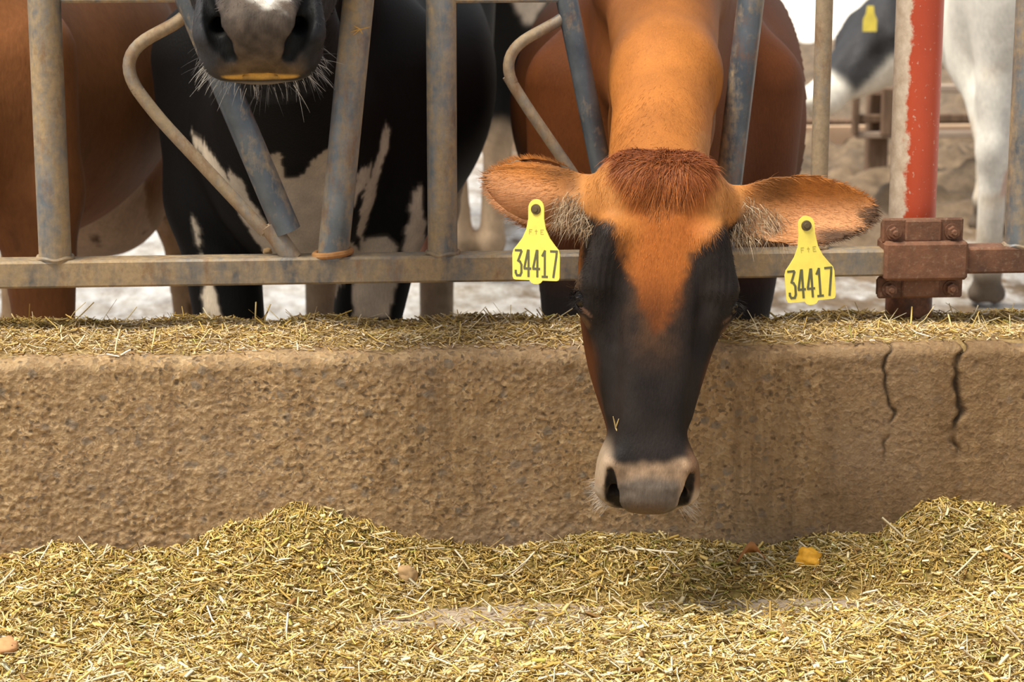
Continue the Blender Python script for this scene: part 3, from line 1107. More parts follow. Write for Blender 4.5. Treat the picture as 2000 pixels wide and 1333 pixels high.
# short latch bars between each upright and the top of its neck bar
for x0_, x1_ in ((124, 352), (888, 1104)):
    m = MB()
    a_, b_ = pf(x0_, 0), pf(x1_, -2)
    m.box(((a_[0] + b_[0]) / 2, YF + .004, (a_[2] + b_[2]) / 2 + .008), (b_[0] - a_[0] + .012, .03, .026), bev=.004)
    m.build('latch_bar', M_STEEL, fence, True, 25)
# clamp joining the two rail lengths round the pole
xc = (x_clamp0 + x_clamp1) / 2
wc = x_clamp1 - x_clamp0
cl = empty('rail_clamp', (xc, YF, zrc))
cl.parent = fence; cl.matrix_parent_inverse = fence.matrix_world.inverted()
m = MB(); m.box((xc, YF - .002, zrc + .004), (wc, .068, hr + .022), bev=.005)
m.build('sleeve', M_RUST, cl, True, 25)
zt = at(1800, 468, YF - .03)[2]; zb = at(1800, 553, YF - .03)[2]
z_s1, z_s0 = zrc + .004 + (hr + .022) / 2, zrc + .004 - (hr + .022) / 2
for za, zb2, w2, yoff in ((z_s1 - .004, z_s1 + .040, wc * .97, -.012), (z_s0 - .036, z_s0 + .004, wc * 1.02, -.008)):
    m = MB()
    m.box((xc - .004, YF + yoff, (za + zb2) / 2), (w2, .010, zb2 - za), bev=.003)
    m.box((xc - .004, YF + yoff - .007, (za + zb2) / 2), (w2 * .45, .008, (zb2 - za) * .9), bev=.003)
    m.box((xc - .004, YF + yoff + .012, (za + zb2) / 2 - .002), (w2 * .98, .016, (zb2 - za) * .8), bev=.003)
    m.build('flange_plate', M_RUST, cl, True, 25)
    for sg in (-1, 1):
        c = (xc - .004 + sg * w2 * .36, YF + yoff - .006, (za + zb2) / 2 - .002)
        m = MB()
        m.tube([(c[0], c[1] + .004, c[2]), (c[0], c[1] - .002, c[2])], .0145, 20)
        m.tube([(c[0], c[1] - .002, c[2]), (c[0], c[1] - .014, c[2])], .0105, 6)
        m.tube([(c[0], c[1] - .014, c[2]), (c[0], c[1] - .019, c[2])], [.006, .004], 10)
        m.build('bolt', M_RUST, cl, True, 25)

xp = at(1782, 400, 4.055)[0]
rp = .0425
pole = mesh_obj('steel_post', [], [], M_RED)
bpy.data.objects.remove(pole)
m = MB()
m.tube([(0, 0, z) for z in np.linspace(0, 3.05, 24)], rp, 40)
pole = m.build('steel_post', M_RED)
pole.location = (xp, 4.055, Z_TOP - .025)
thing(pole, 'round red painted steel post with rusty foot set on the concrete wall', 'post')
# ================================================================== cows
ORANGE = V(.43, .155, .034)
BROWN = V(.145, .044, .0125)
DARK = V(.016, .0122, .011)
TAN = V(.30, .20, .125)
CREAM = V(.60, .46, .32)
PINK = V(.62, .34, .22)


def finish_cow(name, F, colfn, mat, smooth=1, disp=None):
    v, q = F.surface(smooth)
    n = vnormals(v, q)
    if disp is not None:
        v = v + n * disp(v, n)[:, None]
        n = vnormals(v, q)
    o = mesh_obj(name, v, q, mat, None, True, laplace(colfn(v), q, .35))
    return o, v, q, n


# ------------------------------------------------------------------ the brown cow eating through the fence
def brown_cow():
    O = at(1303, 292, 3.575)
    E = at(1270, 1004, 3.575 - .145)
    a = E - O
    S = np.linalg.norm(a) / .560
    hd = Head(O, a, V(0, -1, .23), S)
    xs = axis(-.52, .72, .013, [(hd.O[0] - .33, hd.O[0] + .33, .0034)])
    ys = axis(3.28, 6.35, .018, [(3.28, 3.80, .0034)])
    zs = axis(-.22, 1.18, .014, [(.08, .80, .0034)])
    F = Field(xs, ys, zs)
    hd.build(F)
    w = hd.w
    # poll: two low lobes of the crest
    F.ell(w(-.036, -.026, .044), V(.042, .036, .036) * S, hd.R, .03)
    F.ell(w(.038, -.026, .042), V(.042, .036, .036) * S, hd.R, .03)
    # base of each ear joins the skull
    Lb, Rb = at(1165, 395, 3.575 + .055), at(1418, 410, 3.575 + .055)
    Le, Re = at(948, 352, 3.575 + .06), at(1712, 414, 3.575 + .05)
    F.cap(w(-.070, -.06, .070), Lb, .050 * S, .036 * S, .03)
    F.cap(w(.070, -.06, .075), Rb, .050 * S, .036 * S, .03)
    upL = V(.10, 0, 1.0); upR = V(.05, 0, 1.0)
    eL = put_ear(F, Lb + V(.012, 0, 0), Le - Lb, V(.05, .35, 1.0), np.linalg.norm(Le - Lb) + .012, .055 * S, .0075, 2.0, .018, -.004)
    eR = put_ear(F, Rb - V(.012, 0, 0), Re - Rb, V(.05, .35, 1.0), np.linalg.norm(Re - Rb) + .012, .057 * S, .0075, 2.0, .018, -.004)
    # neck up and back over the rail to the withers
    nk0 = w(0, -.120, .085); nk1 = at(1300, 150, 4.02); nk2 = at(1292, -40, 4.45)
    F.cap(nk0, nk1, .080, .090, .05)
    F.cap(nk1, nk2, .090, .115, .05)
    F.cap(w(0, -.175, .16), nk1 + V(0, .05, -.10), .070, .082, .05)
    F.cap(nk1 + V(0, .05, -.10), nk2 + V(0, .02, -.17), .082, .11, .05)
    xb = at(1297, 300, 5.2)[0]
    x0 = at(1290, 300, 4.62)[0]
    cow = Cow((x0, 4.58, Z_BARN), V(x0 - xb, -.62), .94)
    cow.trunk(F, .38, .385)
    F.cap(nk2, cow.w(0, .18, 1.12), .12, .17, .08)
    F.cap(nk2 + V(0, .02, -.17), cow.w(0, .1, .85), .11, .16, .08)
    lx = at(1118, 580, 4.45)[0]; rx = at(1470, 580, 4.45)[0]
    cow.front_legs(F, .15, (((lx - cow.w(-.15, .07, .1)[0]) / .94, -.12), ((rx - cow.w(.15, .07, .1)[0]) / .94, -.12)), 1.05)
    cow.hind_legs(F)
    cow.udder(F)
    cow.tail(F)

    def coat(P):
        q = hd.q(P)
        x, n, s = q[:, 0], q[:, 1], q[:, 2]
        nz = fbm(P, 22, 4, 3); nf = fbm(P, 90, 3, 9)
        c = np.tile(BROWN, (len(P), 1))
        # whole head and neck lighter orange
        head = smooth01(P[:, 1], 4.5, 3.95)
        c = mixc(c, ORANGE, head * (.85 + .15 * nz))
        lo = smooth01(P[:, 2], .75, .4) * (P[:, 1] > 4.1)
        c = mixc(c, BROWN * .55, lo * .7)
        # black-brown lower front legs
        leg = smooth01(P[:, 2], .48, .30) * smooth01(P[:, 1], 4.05, 4.2) * (P[:, 1] < 4.9)
        c = mixc(c, V(.018, .014, .013), leg)
        inh = (P[:, 1] < 3.95) & (np.abs(x) < .135 + 0 * s) & (s > -.06)
        inh = inh.astype(float)
        c = mixc(c, V(.34, .095, .018), inh * smooth01(np.abs(x) + nz * .012, .075, .02) * smooth01(s, .03, .12) * .75)
        c = mixc(c, V(.47, .21, .065), inh * smooth01(np.abs(x) + nz * .01, .055, .085) * smooth01(s, .15, .08) * .6)
        # dark mask with an orange wedge down the forehead
        ax_ = np.abs(x + .004)
        wedge = np.interp(s, [.0, .08, .12, .16, .20, .25, .30, .40], [.20, .140, .080, .052, .036, .020, -.008, -.03])
        dk = smooth01(ax_ + nz * .010 + nf * .006, wedge - .010, wedge + .016)
        dk *= smooth01(s + nz * .012 + .25 * np.clip(ax_ - .06, 0, .08), .075, .125)
        front = smooth01(n, -.125, -.06)
        # cheeks stay brown behind the eye line
        chk = smooth01(ax_, .072, .096) * smooth01(s, .275, .33) * smooth01(s, .45, .40)
        dk = dk * (1 - .75 * chk * smooth01(n, -.035, -.06)) * (1 - (1 - front) * .85)
        c = mixc(c, BROWN * .8, inh * smooth01(s, .18, .26) * np.where(x < 0, .97, .80))
        c = mixc(c, DARK * (1 + .35 * (nz[:, None] + .3)), np.clip(inh * dk, 0, 1))
        c = mixc(c, V(.30, .125, .035), np.clip(inh * dk * smooth01(s, .37, .20) * smooth01(ax_, .06, .01) * .35 * (.6 + nz), 0, 1))
        # muzzle band, nose pad, lips
        band = smooth01(s + .20 * (ax_ - .02) + nz * .008, .476, .492)
        c = mixc(c, TAN * (1 + .35 * nf[:, None] + .25 * nz[:, None]), inh * band * (.85 + .15 * nz))
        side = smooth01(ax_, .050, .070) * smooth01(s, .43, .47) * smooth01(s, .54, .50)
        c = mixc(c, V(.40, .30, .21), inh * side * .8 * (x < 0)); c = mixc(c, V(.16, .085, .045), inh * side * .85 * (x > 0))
        pad = smooth01(s - .22 * np.clip(ax_ - .02, 0, 1) + nz * .006, .496, .516) * smooth01(ax_ + nz * .004, .064, .044) * smooth01(n, -.10, -.09)
        c = mixc(c, V(.13, .104, .084) * (1 + .35 * nf[:, None]), inh * pad)
        c = mixc(c, V(.13, .085, .058), inh * smooth01(s, .535, .552) * smooth01(ax_, .036, .022) * .8)
        lip = smooth01(ax_, .044, .056) * smooth01(s, .515, .53)
        c = mixc(c, V(.45, .37, .29), inh * lip * .7)
        # nostrils
        c = mixc(c, V(.020, .016, .015), inh * nostril_mask(q))
        # dark eyelids
        for sg in (-1, 1):
            dd = np.linalg.norm(q - V(sg * .112, -.038, .232), axis=1)
            c = mixc(c, V(.018, .015, .015), inh * smooth01(dd, .034, .024))
            dd = np.linalg.norm((q - V(sg * .104, -.045, .262)) * V(1, 1, .8), axis=1)
            c = mixc(c, V(.22, .12, .06), inh * smooth01(dd, .018, .010) * .5)
        for sg, kk in ((-1, .5), (1, .25)):
            A = V(sg * .113, -.026, .250); B = V(sg * .088, -.012, .290)
            t = np.clip(((q - A) @ (B - A)) / ((B - A) @ (B - A)), 0, 1)
            dd = np.linalg.norm(q - A - t[:, None] * (B - A), axis=1)
            c = mixc(c, V(.30, .17, .11), inh * smooth01(dd, .0055, .002) * kk)
        # ears: pale inside, dark rim at the tip on one side
        for base, (ea, ew, en), L, sg in ((Lb, eL, np.linalg.norm(Le - Lb), -1), (Rb, eR, np.linalg.norm(Re - Rb), 1)):
            r_ = P - base
            t = r_ @ ea / L; u = r_ @ ew; m_ = r_ @ en
            out = smooth01(np.abs(q[:, 0]), .118, .135)
            inner = out * smooth01(u, .030, -.012) * smooth01(-(P - base)[:, 1] * 1.0, -.03, .0)
            ck = mixc(c, V(.62, .30, .14), inner * smooth01(t, .25, .55) * .8)
            ck = mixc(ck, V(.36, .22, .12), inner * smooth01(t, .55, .2) * .55)
            ck = mixc(ck, V(.13, .055, .018), out * smooth01(u + nz * .012, .006, .026) * smooth01(t, .08, .2) * smooth01(t, .62 if sg < 0 else .5, .35) * .75)
            if sg > 0:
                rim = smooth01(t + .012 / L * nz * 3, .86, .95) + smooth01(u, -.024, -.040) * smooth01(t, .45, .65)
            else:
                rim = .6 * smooth01(t, .93, 1.0) + .4 * smooth01(u, -.034, -.048) * smooth01(t, .3, .6)
            ck = mixc(ck, V(.045, .03, .022), out * np.clip(rim, 0, 1) * .9)
            hit = ((P[:, 0] - hd.O[0]) * sg > .10) & (t > -.1) & (P[:, 1] < 3.9) & (P[:, 2] > hd.O[2] - .22)
            c = np.where(hit[:, None], ck, c)
        tuft = smooth01(np.abs(x) + nz * .012 + .45 * np.clip(s, 0, 1), .076, .056) * smooth01(s + .7 * np.abs(x), .118, .075) * smooth01(s, -.018, .004) * inh
        c = mixc(c, V(.26, .075, .022), tuft * .7)
        return np.clip(c, .004, 1)

    def wrinkles(P, N):
        # skin folds of the brows
        q = hd.q(P)
        g = np.zeros(len(P))
        for sg in (-1, 1):
            for k in range(4):
                xc = .103 - .0105 * k - 2.4 * (q[:, 2] - .195 - .006 * k) ** 2
                win = smooth01(q[:, 2], .135 + .006 * k, .160) * smooth01(q[:, 2], .262 - .004 * k, .232)
                g = np.minimum(g, -.0022 * (1 - .15 * k) * np.exp(-((q[:, 0] * sg - xc) / .0030) ** 2) * win)
        return g * (N @ hd.R[:, 1] > .15) * (P[:, 1] < 3.8)

    o, v, q, n = finish_cow('cow', F, coat, M_COAT, 1, wrinkles)
    thing(o, 'brown dairy cow with dark face lowering its tagged head through the fence over the wall', 'cow')
    hd.eye(-1, o); hd.eye(1, o)
    return o, v, q, n, hd, coat, (Lb, Le, eL), (Rb, Re, eR)


bc, bv, bq, bn, bhd, bcoat, bearL, bearR = brown_cow()


def brown_fur():
    r = np.random.default_rng(3)
    cen = bv[bq].mean(1)
    hq = bhd.q(cen)
    keep = (cen[:, 1] < 4.45) & (cen[:, 2] > .05)
    muz = smooth01(hq[:, 2], .515, .49)
    wgt = keep * np.where((cen[:, 1] < 3.95), 1.0, .35) * np.where(cen[:, 1] < 3.95, (.04 + muz) * (1 - nostril_mask(hq)), 1)
    P, N, i = scatter(bv, bq, bn, wgt, 62000, r)
    h = bhd.q(P)
    S = bhd.S
    down = bhd.R[:, 2]
    xa = bhd.R[:, 0]
    D = np.tile(down, (len(P), 1)) + xa * (h[:, 0:1] * 2.5)
    # ears: along the ear
    for base, tip, (ea, ew, en) in (bearL, bearR):
        sg = np.sign(ea[0])
        isear = ((P[:, 0] - base[0]) * sg > -.02) & (P[:, 1] < 3.9) & (h[:, 2] < .26) & (np.abs(h[:, 0]) > .105)
        D = np.where(isear[:, None], ea * 1.0 + V(0, 0, -.25), D)
    neck = (P[:, 1] > 3.85)
    D = np.where(neck[:, None], V(0, .25, 1.0), D)
    D = D + r.normal(size=D.shape) * .22
    D = D - N * (D * N).sum(1)[:, None]
    D /= np.linalg.norm(D, axis=1)[:, None]
    lift = .22 + .15 * r.random(len(P))
    L = (.0075 + .006 * r.random(len(P)))
    ear = (np.abs(h[:, 0]) > .125) & (P[:, 1] < 3.9)
    L = np.where(ear, L * 1.7, L)
    L = np.where(h[:, 2] > .30, L * .62, L)
    L = np.where((h[:, 2] < .18) & ~ear & ~neck, L * 1.35, L)
    col = bcoat(P) * (.70 + .65 * r.random(len(P)))[:, None]
    Dl = D + N * lift[:, None]
    ribbons('short_fur', P - N * .001, Dl, N, L, np.full(len(P), .0010), col, M_HAIR, bc, -N * (L * .25)[:, None], np.clip(col * 1.2, 0, 1))['kind'] = 'stuff'

    # crest tuft on the poll: parted, falling to both sides and down the forehead
    n_ = 7000
    wt = keep * smooth01(np.abs(hq[:, 0] + .004) + .62 * np.clip(hq[:, 2] - .03, 0, 1), .078, .060) * smooth01(hq[:, 2] + .85 * np.abs(hq[:, 0] + .006), .128, .095) * smooth01(hq[:, 2], -.022, -.004) * smooth01(hq[:, 1], -.10, -.06) * (1 - .72 * smooth01(hq[:, 2], .03, .10)) + 1e-12
    P, Ns_, i = scatter(bv, bq, bn, wt, n_, r)
    h = bhd.q(P)
    vv = np.clip((h[:, 2] - .002) / .105, 0, 1)
    u = np.clip(h[:, 0] / .07, -1, 1)
    wave = np.sin(vv * 13 + u * 6)
    side_ = np.sign(u - .15) * np.clip(np.abs(u - .15) * 2, 0, 1)
    d = np.stack([side_ * (.9 - .5 * vv) + .35 * wave * (1 - vv) + r.normal(size=n_) * .25,
                  .45 + .3 * r.random(n_) - .25 * vv,
                  .15 + 1.2 * vv - .75 * (vv < .22) + r.normal(size=n_) * .22], 1)
    D = d @ bhd.R.T
    D = D - Ns_ * (D * Ns_).sum(1)[:, None] * .85 + Ns_ * .28
    N = Ns_ + r.normal(size=(n_, 3)) * .35
    L = (.016 + .022 * r.random(n_)) * (1 - .35 * vv)
    bend = (bhd.R[:, 2] * .016 - bhd.R[:, 1] * .013)[None] * (L / .03)[:, None]
    base = mixc(V(.185, .052, .018), V(.37, .125, .032), smooth01(vv + .2 * r.normal(size=n_), .15, .85))
    col = base * (.5 + .8 * r.random(n_))[:, None]
    ph = ribbons('poll_hair', P, D, N, L, np.full(n_, .0010), col, M_HAIR, bc, bend, np.clip(col * 1.5 + V(.02, .006, 0), 0, 1), segs=3)
    ph['kind'] = 'stuff'; ph['label'] = 'dark red tuft of hair on the poll'

    # long pale hair inside the ears and fringe on the lower rim
    Ps, Ds, Ls, Cs, Ns, Bs = [], [], [], [], [], []
    for base, tip, (ea, ew, en) in (bearL, bearR):
        Lr = np.linalg.norm(tip - base)
        m_ = 760
        t = .0 + .36 * r.random(m_) ** 1.3
        w_ = -.046 + (.080 - .10 * t) * r.random(m_)
        P = base + ea * (t * Lr)[:, None] + ew * w_[:, None] + V(0, -1, 0) * (.012 + .016 * (1 - t))[:, None] + r.normal(size=(m_, 3)) * .003
        D = ea * (.25 + .35 * r.random(m_))[:, None] + V(0, -.22, -.9) + r.normal(size=(m_, 3)) * .42
        Ps.append(P); Ds.append(D); Ls.append(.010 + .024 * r.random(m_) ** 1.5)
        pale = r.random(m_)[:, None]
        Cs.append(np.where(pale > .60, V(.58, .45, .30), np.where(pale > .25, V(.34, .20, .10), V(.12, .085, .06))) * (.6 + .7 * r.random(m_))[:, None])
        Ns.append(np.tile(V(0, -1, .2), (m_, 1)))
        Bs.append(np.tile(V(0, .004, -.006), (m_, 1)))
        # upper rim / tip fringe
        m_ = 900
        t = .30 + .70 * r.random(m_)
        low = r.random(m_) < .55
        tt = V(0, .08, .18, .32, .48, .62, .76, .88, .96, 1.0); ww = V(.45, .55, .74, .93, 1.0, .97, .82, .58, .34, .14) * .056
        wv = np.interp(t, tt, ww) * np.where(low, -1, 1)
        P = base + ea * (t * Lr)[:, None] + ew * (wv * .93)[:, None] + V(0, -.004, 0)
        D = ea * .9 + ew * np.sign(wv)[:, None] * .55 + r.normal(size=(m_, 3)) * .2
        Ps.append(P); Ds.append(D); Ls.append(.005 + .008 * r.random(m_))
        Cs.append(bcoat(P) * (.7 + .7 * r.random(m_))[:, None])
        Ns.append(np.tile(V(0, -1, .2), (m_, 1))); Bs.append(np.zeros((m_, 3)))
    P = np.concatenate(Ps)
    o = ribbons('ear_hair', P, np.concatenate(Ds), np.concatenate(Ns), np.concatenate(Ls), np.full(len(P), .00065), np.concatenate(Cs), M_HAIR, bc, np.concatenate(Bs), segs=3)
    o['kind'] = 'stuff'
    # lashes and a few whiskers
    m_ = 60
    sg = np.where(r.random(m_) < .5, -1.0, 1.0)
    ang = r.random(m_) * 2.6 - 1.0
    loc = np.stack([sg * (.118 + .004 * r.random(m_)), -.030 + .012 * np.sin(ang), .222 + .016 * np.cos(ang)], 1)
    P = bhd.O + S * (loc @ bhd.R.T)
    D = np.stack([sg * 1.0, .55 + .3 * r.normal(size=m_), .25 + .3 * r.normal(size=m_)], 1) @ bhd.R.T
    ribbons('eyelashes', P, D, np.tile(bhd.R[:, 1], (m_, 1)), np.full(m_, .020), np.full(m_, .0008), np.tile(V(.02, .016, .014), (m_, 1)), M_HAIR, bc, np.tile(bhd.R[:, 2] * .006, (m_, 1)))['kind'] = 'stuff'
    m_ = 260
    ss = .505 + .05 * r.random(m_); sg = np.where(r.random(m_) < .5, -1.0, 1.0)
    loc = np.stack([sg * (.052 + .02 * r.random(m_)), -.06 - .04 * r.random(m_), ss], 1)
    P = bhd.O + S * (loc @ bhd.R.T)
    D = np.stack([sg * .9, -.1 + .3 * r.normal(size=m_), .7 + .4 * r.normal(size=m_)], 1) @ bhd.R.T
    ribbons('whiskers', P, D, np.tile(bhd.R[:, 1], (m_, 1)), .012 + .02 * r.random(m_), np.full(m_, .0007), np.tile(V(.5, .43, .36), (m_, 1)), M_HAIR, bc)['kind'] = 'stuff'


brown_fur()


# ------------------------------------------------------------------ ear tags
M_TAG = simple('yellow_tag_plastic', (.88, .72, .12), .45, .45, scale=25)
M_INK = simple('tag_ink', (.12, .115, .06), .7, .2)
M_INK_FAINT = simple('faded_tag_ink', (.50, .43, .09), .7, .2)
M_DARKHOLE = simple('stud_hole', (.10, .07, .03), .6, .3)
M_WHITE = simple('white_plastic', (.78, .76, .70), .5, .4)

GLY = {
    '3': [[(0, 1.0), (.46, 1.0), (.50, .96), (.22, .60), (.38, .56), (.50, .44), (.50, .14), (.40, .02), (.12, .02), (.02, .12), (.02, .20)]],
    '4': [[(.36, 0), (.36, 1.0), (.30, 1.0), (.02, .36), (.02, .30), (.52, .30)]],
    '1': [[(.04, .82), (.24, 1.0), (.24, 0)], [(.04, 0), (.44, 0)]],
    '7': [[(.0, 1.0), (.50, 1.0), (.46, .80), (.22, 0)]],
    'F': [[(0, 0), (0, 1), (.5, 1)], [(0, .52), (.38, .52)]],
    't': [[(.22, 0), (.22, 1)], [(.02, .66), (.42, .66)]],
    'E': [[(.5, 0), (0, 0), (0, 1), (.5, 1)], [(0, .52), (.38, .52)]],
}


def glyphs(text, x0, y0, wch, h, stroke, pitch):
    vs, fs = [], []
    for i, ch in enumerate(text):
        for pl in GLY[ch]:
            p = [V(x0 + i * pitch + a * wch / .5, y0 + c * h) for a, c in pl]
            for k in range(len(p) - 1):
                d = p[k + 1] - p[k]; d /= np.linalg.norm(d)
                nn = V(-d[1], d[0]) * stroke / 2
                a, b_ = p[k] - d * stroke * .35, p[k + 1] + d * stroke * .35
                bi = len(vs)
                lift = .0003 + .00002 * (k % 5)
                for z in (0.0, lift):
                    vs += [(*(a - nn), z), (*(b_ - nn), z), (*(b_ + nn), z), (*(a + nn), z)]
                fs += [(bi + 4, bi + 5, bi + 6, bi + 7)] + [(bi + j, bi + (j + 1) % 4, bi + 4 + (j + 1) % 4, bi + 4 + j) for j in range(4)]
    return vs, fs


def make_tag(stud_px, bottom_px, width, yaw, roll, Y, label, back=False):
    c = at(*stud_px, Y)
    bt = at(*bottom_px, Y)
    H = np.linalg.norm(bt - c)
    root = empty('ear_tag', c)
    thing(root, label, 'tag', 'yellow ear tags on the brown cow')
    # outline in tag space: x right, y up, stud at 0
    hw = width / 2
    nr = width * .165
    out = []
    for k in range(13):
        a = math.pi * (k / 12)
        out.append((nr * math.cos(a), nr * math.sin(a) * 1.1 + .001))
    left = [(-nr * 1.0, -.015), (-nr * 1.25, -H * .28), (-nr * 1.75, -H * .40), (-hw * .80, -H * .50), (-hw * .95, -H * .56), (-hw, -H * .62), (-hw * .99, -H * .94), (-hw * .95, -H * .975), (-hw * .86, -H * .985),
            (-hw * .28, -H * .985), (-hw * .20, -H * 1.02), (-hw * .08, -H * 1.035)]
    out += left + [(-x, y) for x, y in left[::-1]]
    n = len(out)
    th = .0022
    vs = [(x, y, 0) for x, y in out] + [(x, y, -th) for x, y in out]
    fs = [tuple(range(n)), tuple(range(n, 2 * n))[::-1]] + [(i, i + n, (i + 1) % n + n, (i + 1) % n) for i in range(n)]
    # tag frame in the world
    vd = (c - CAM) / np.linalg.norm(c - CAM)
    nz = V(math.sin(yaw) * 1.0, -math.cos(yaw), .10); nz /= np.linalg.norm(nz)
    up = V(math.sin(roll), 0, math.cos(roll)); up = up - nz * (up @ nz); up /= np.linalg.norm(up)
    xr = np.cross(up, nz)
    Rm = np.stack([xr, up, nz], 1)
    T = lambda vv, off=0.0: [c + Rm @ V(p[0], p[1], p[2] + off) for p in vv]
    o = mesh_obj('tag_plate', T(vs), fs, M_TAG, root, False)
    pitch = width * .186
    g = glyphs('34417', -hw * .86, -H * .93, width * .125, H * .355, .0036, pitch)
    mesh_obj('number', T(g[0], .0002), g[1], M_INK, root, False)['label'] = 'dark number 34417'
    g = glyphs('FtE', -nr * .85, -H * .34, width * .055, H * .06, .0010, width * .12)
    mesh_obj('small_lettering', T(g[0], .0002), g[1], M_INK_FAINT, root, False)['label'] = 'faint small letters'
    m = MB()
    q0 = [c + Rm @ V(0, 0, z) for z in (0, .0025, .003)]
    m.tube(q0, [.0085, .0080, .006], 20)
    m.tube([c + Rm @ V(0, 0, z) for z in (.0028, .0045)], [.0048, .0040], 16)
    st = m.build('stud', M_DARKHOLE, root)
    return root, c, Rm


tagL = make_tag((1047, 409), (1045, 548), .083, math.radians(-30), math.radians(-3), 3.575 + .005, 'yellow ear tag on the ear nearest the bent loop rod, overlapping the bottom rail')
tagR = make_tag((1575, 441), (1584, 588), .082, math.radians(4), math.radians(-4), 3.575 - .005, 'yellow ear tag hanging from the dark tipped ear beside the red post')
b = MB()
c0 = at(1536, 384, 3.575 + .075)
b.tube([c0 + V(-.0, 0, -.010), c0 + V(.002, 0, .001), c0 + V(.0025, 0, .003)], [.004, .0165, .0145], 20)
b.build('back_button', M_WHITE, tagR[0])['label'] = 'white button of the tag above the ear'


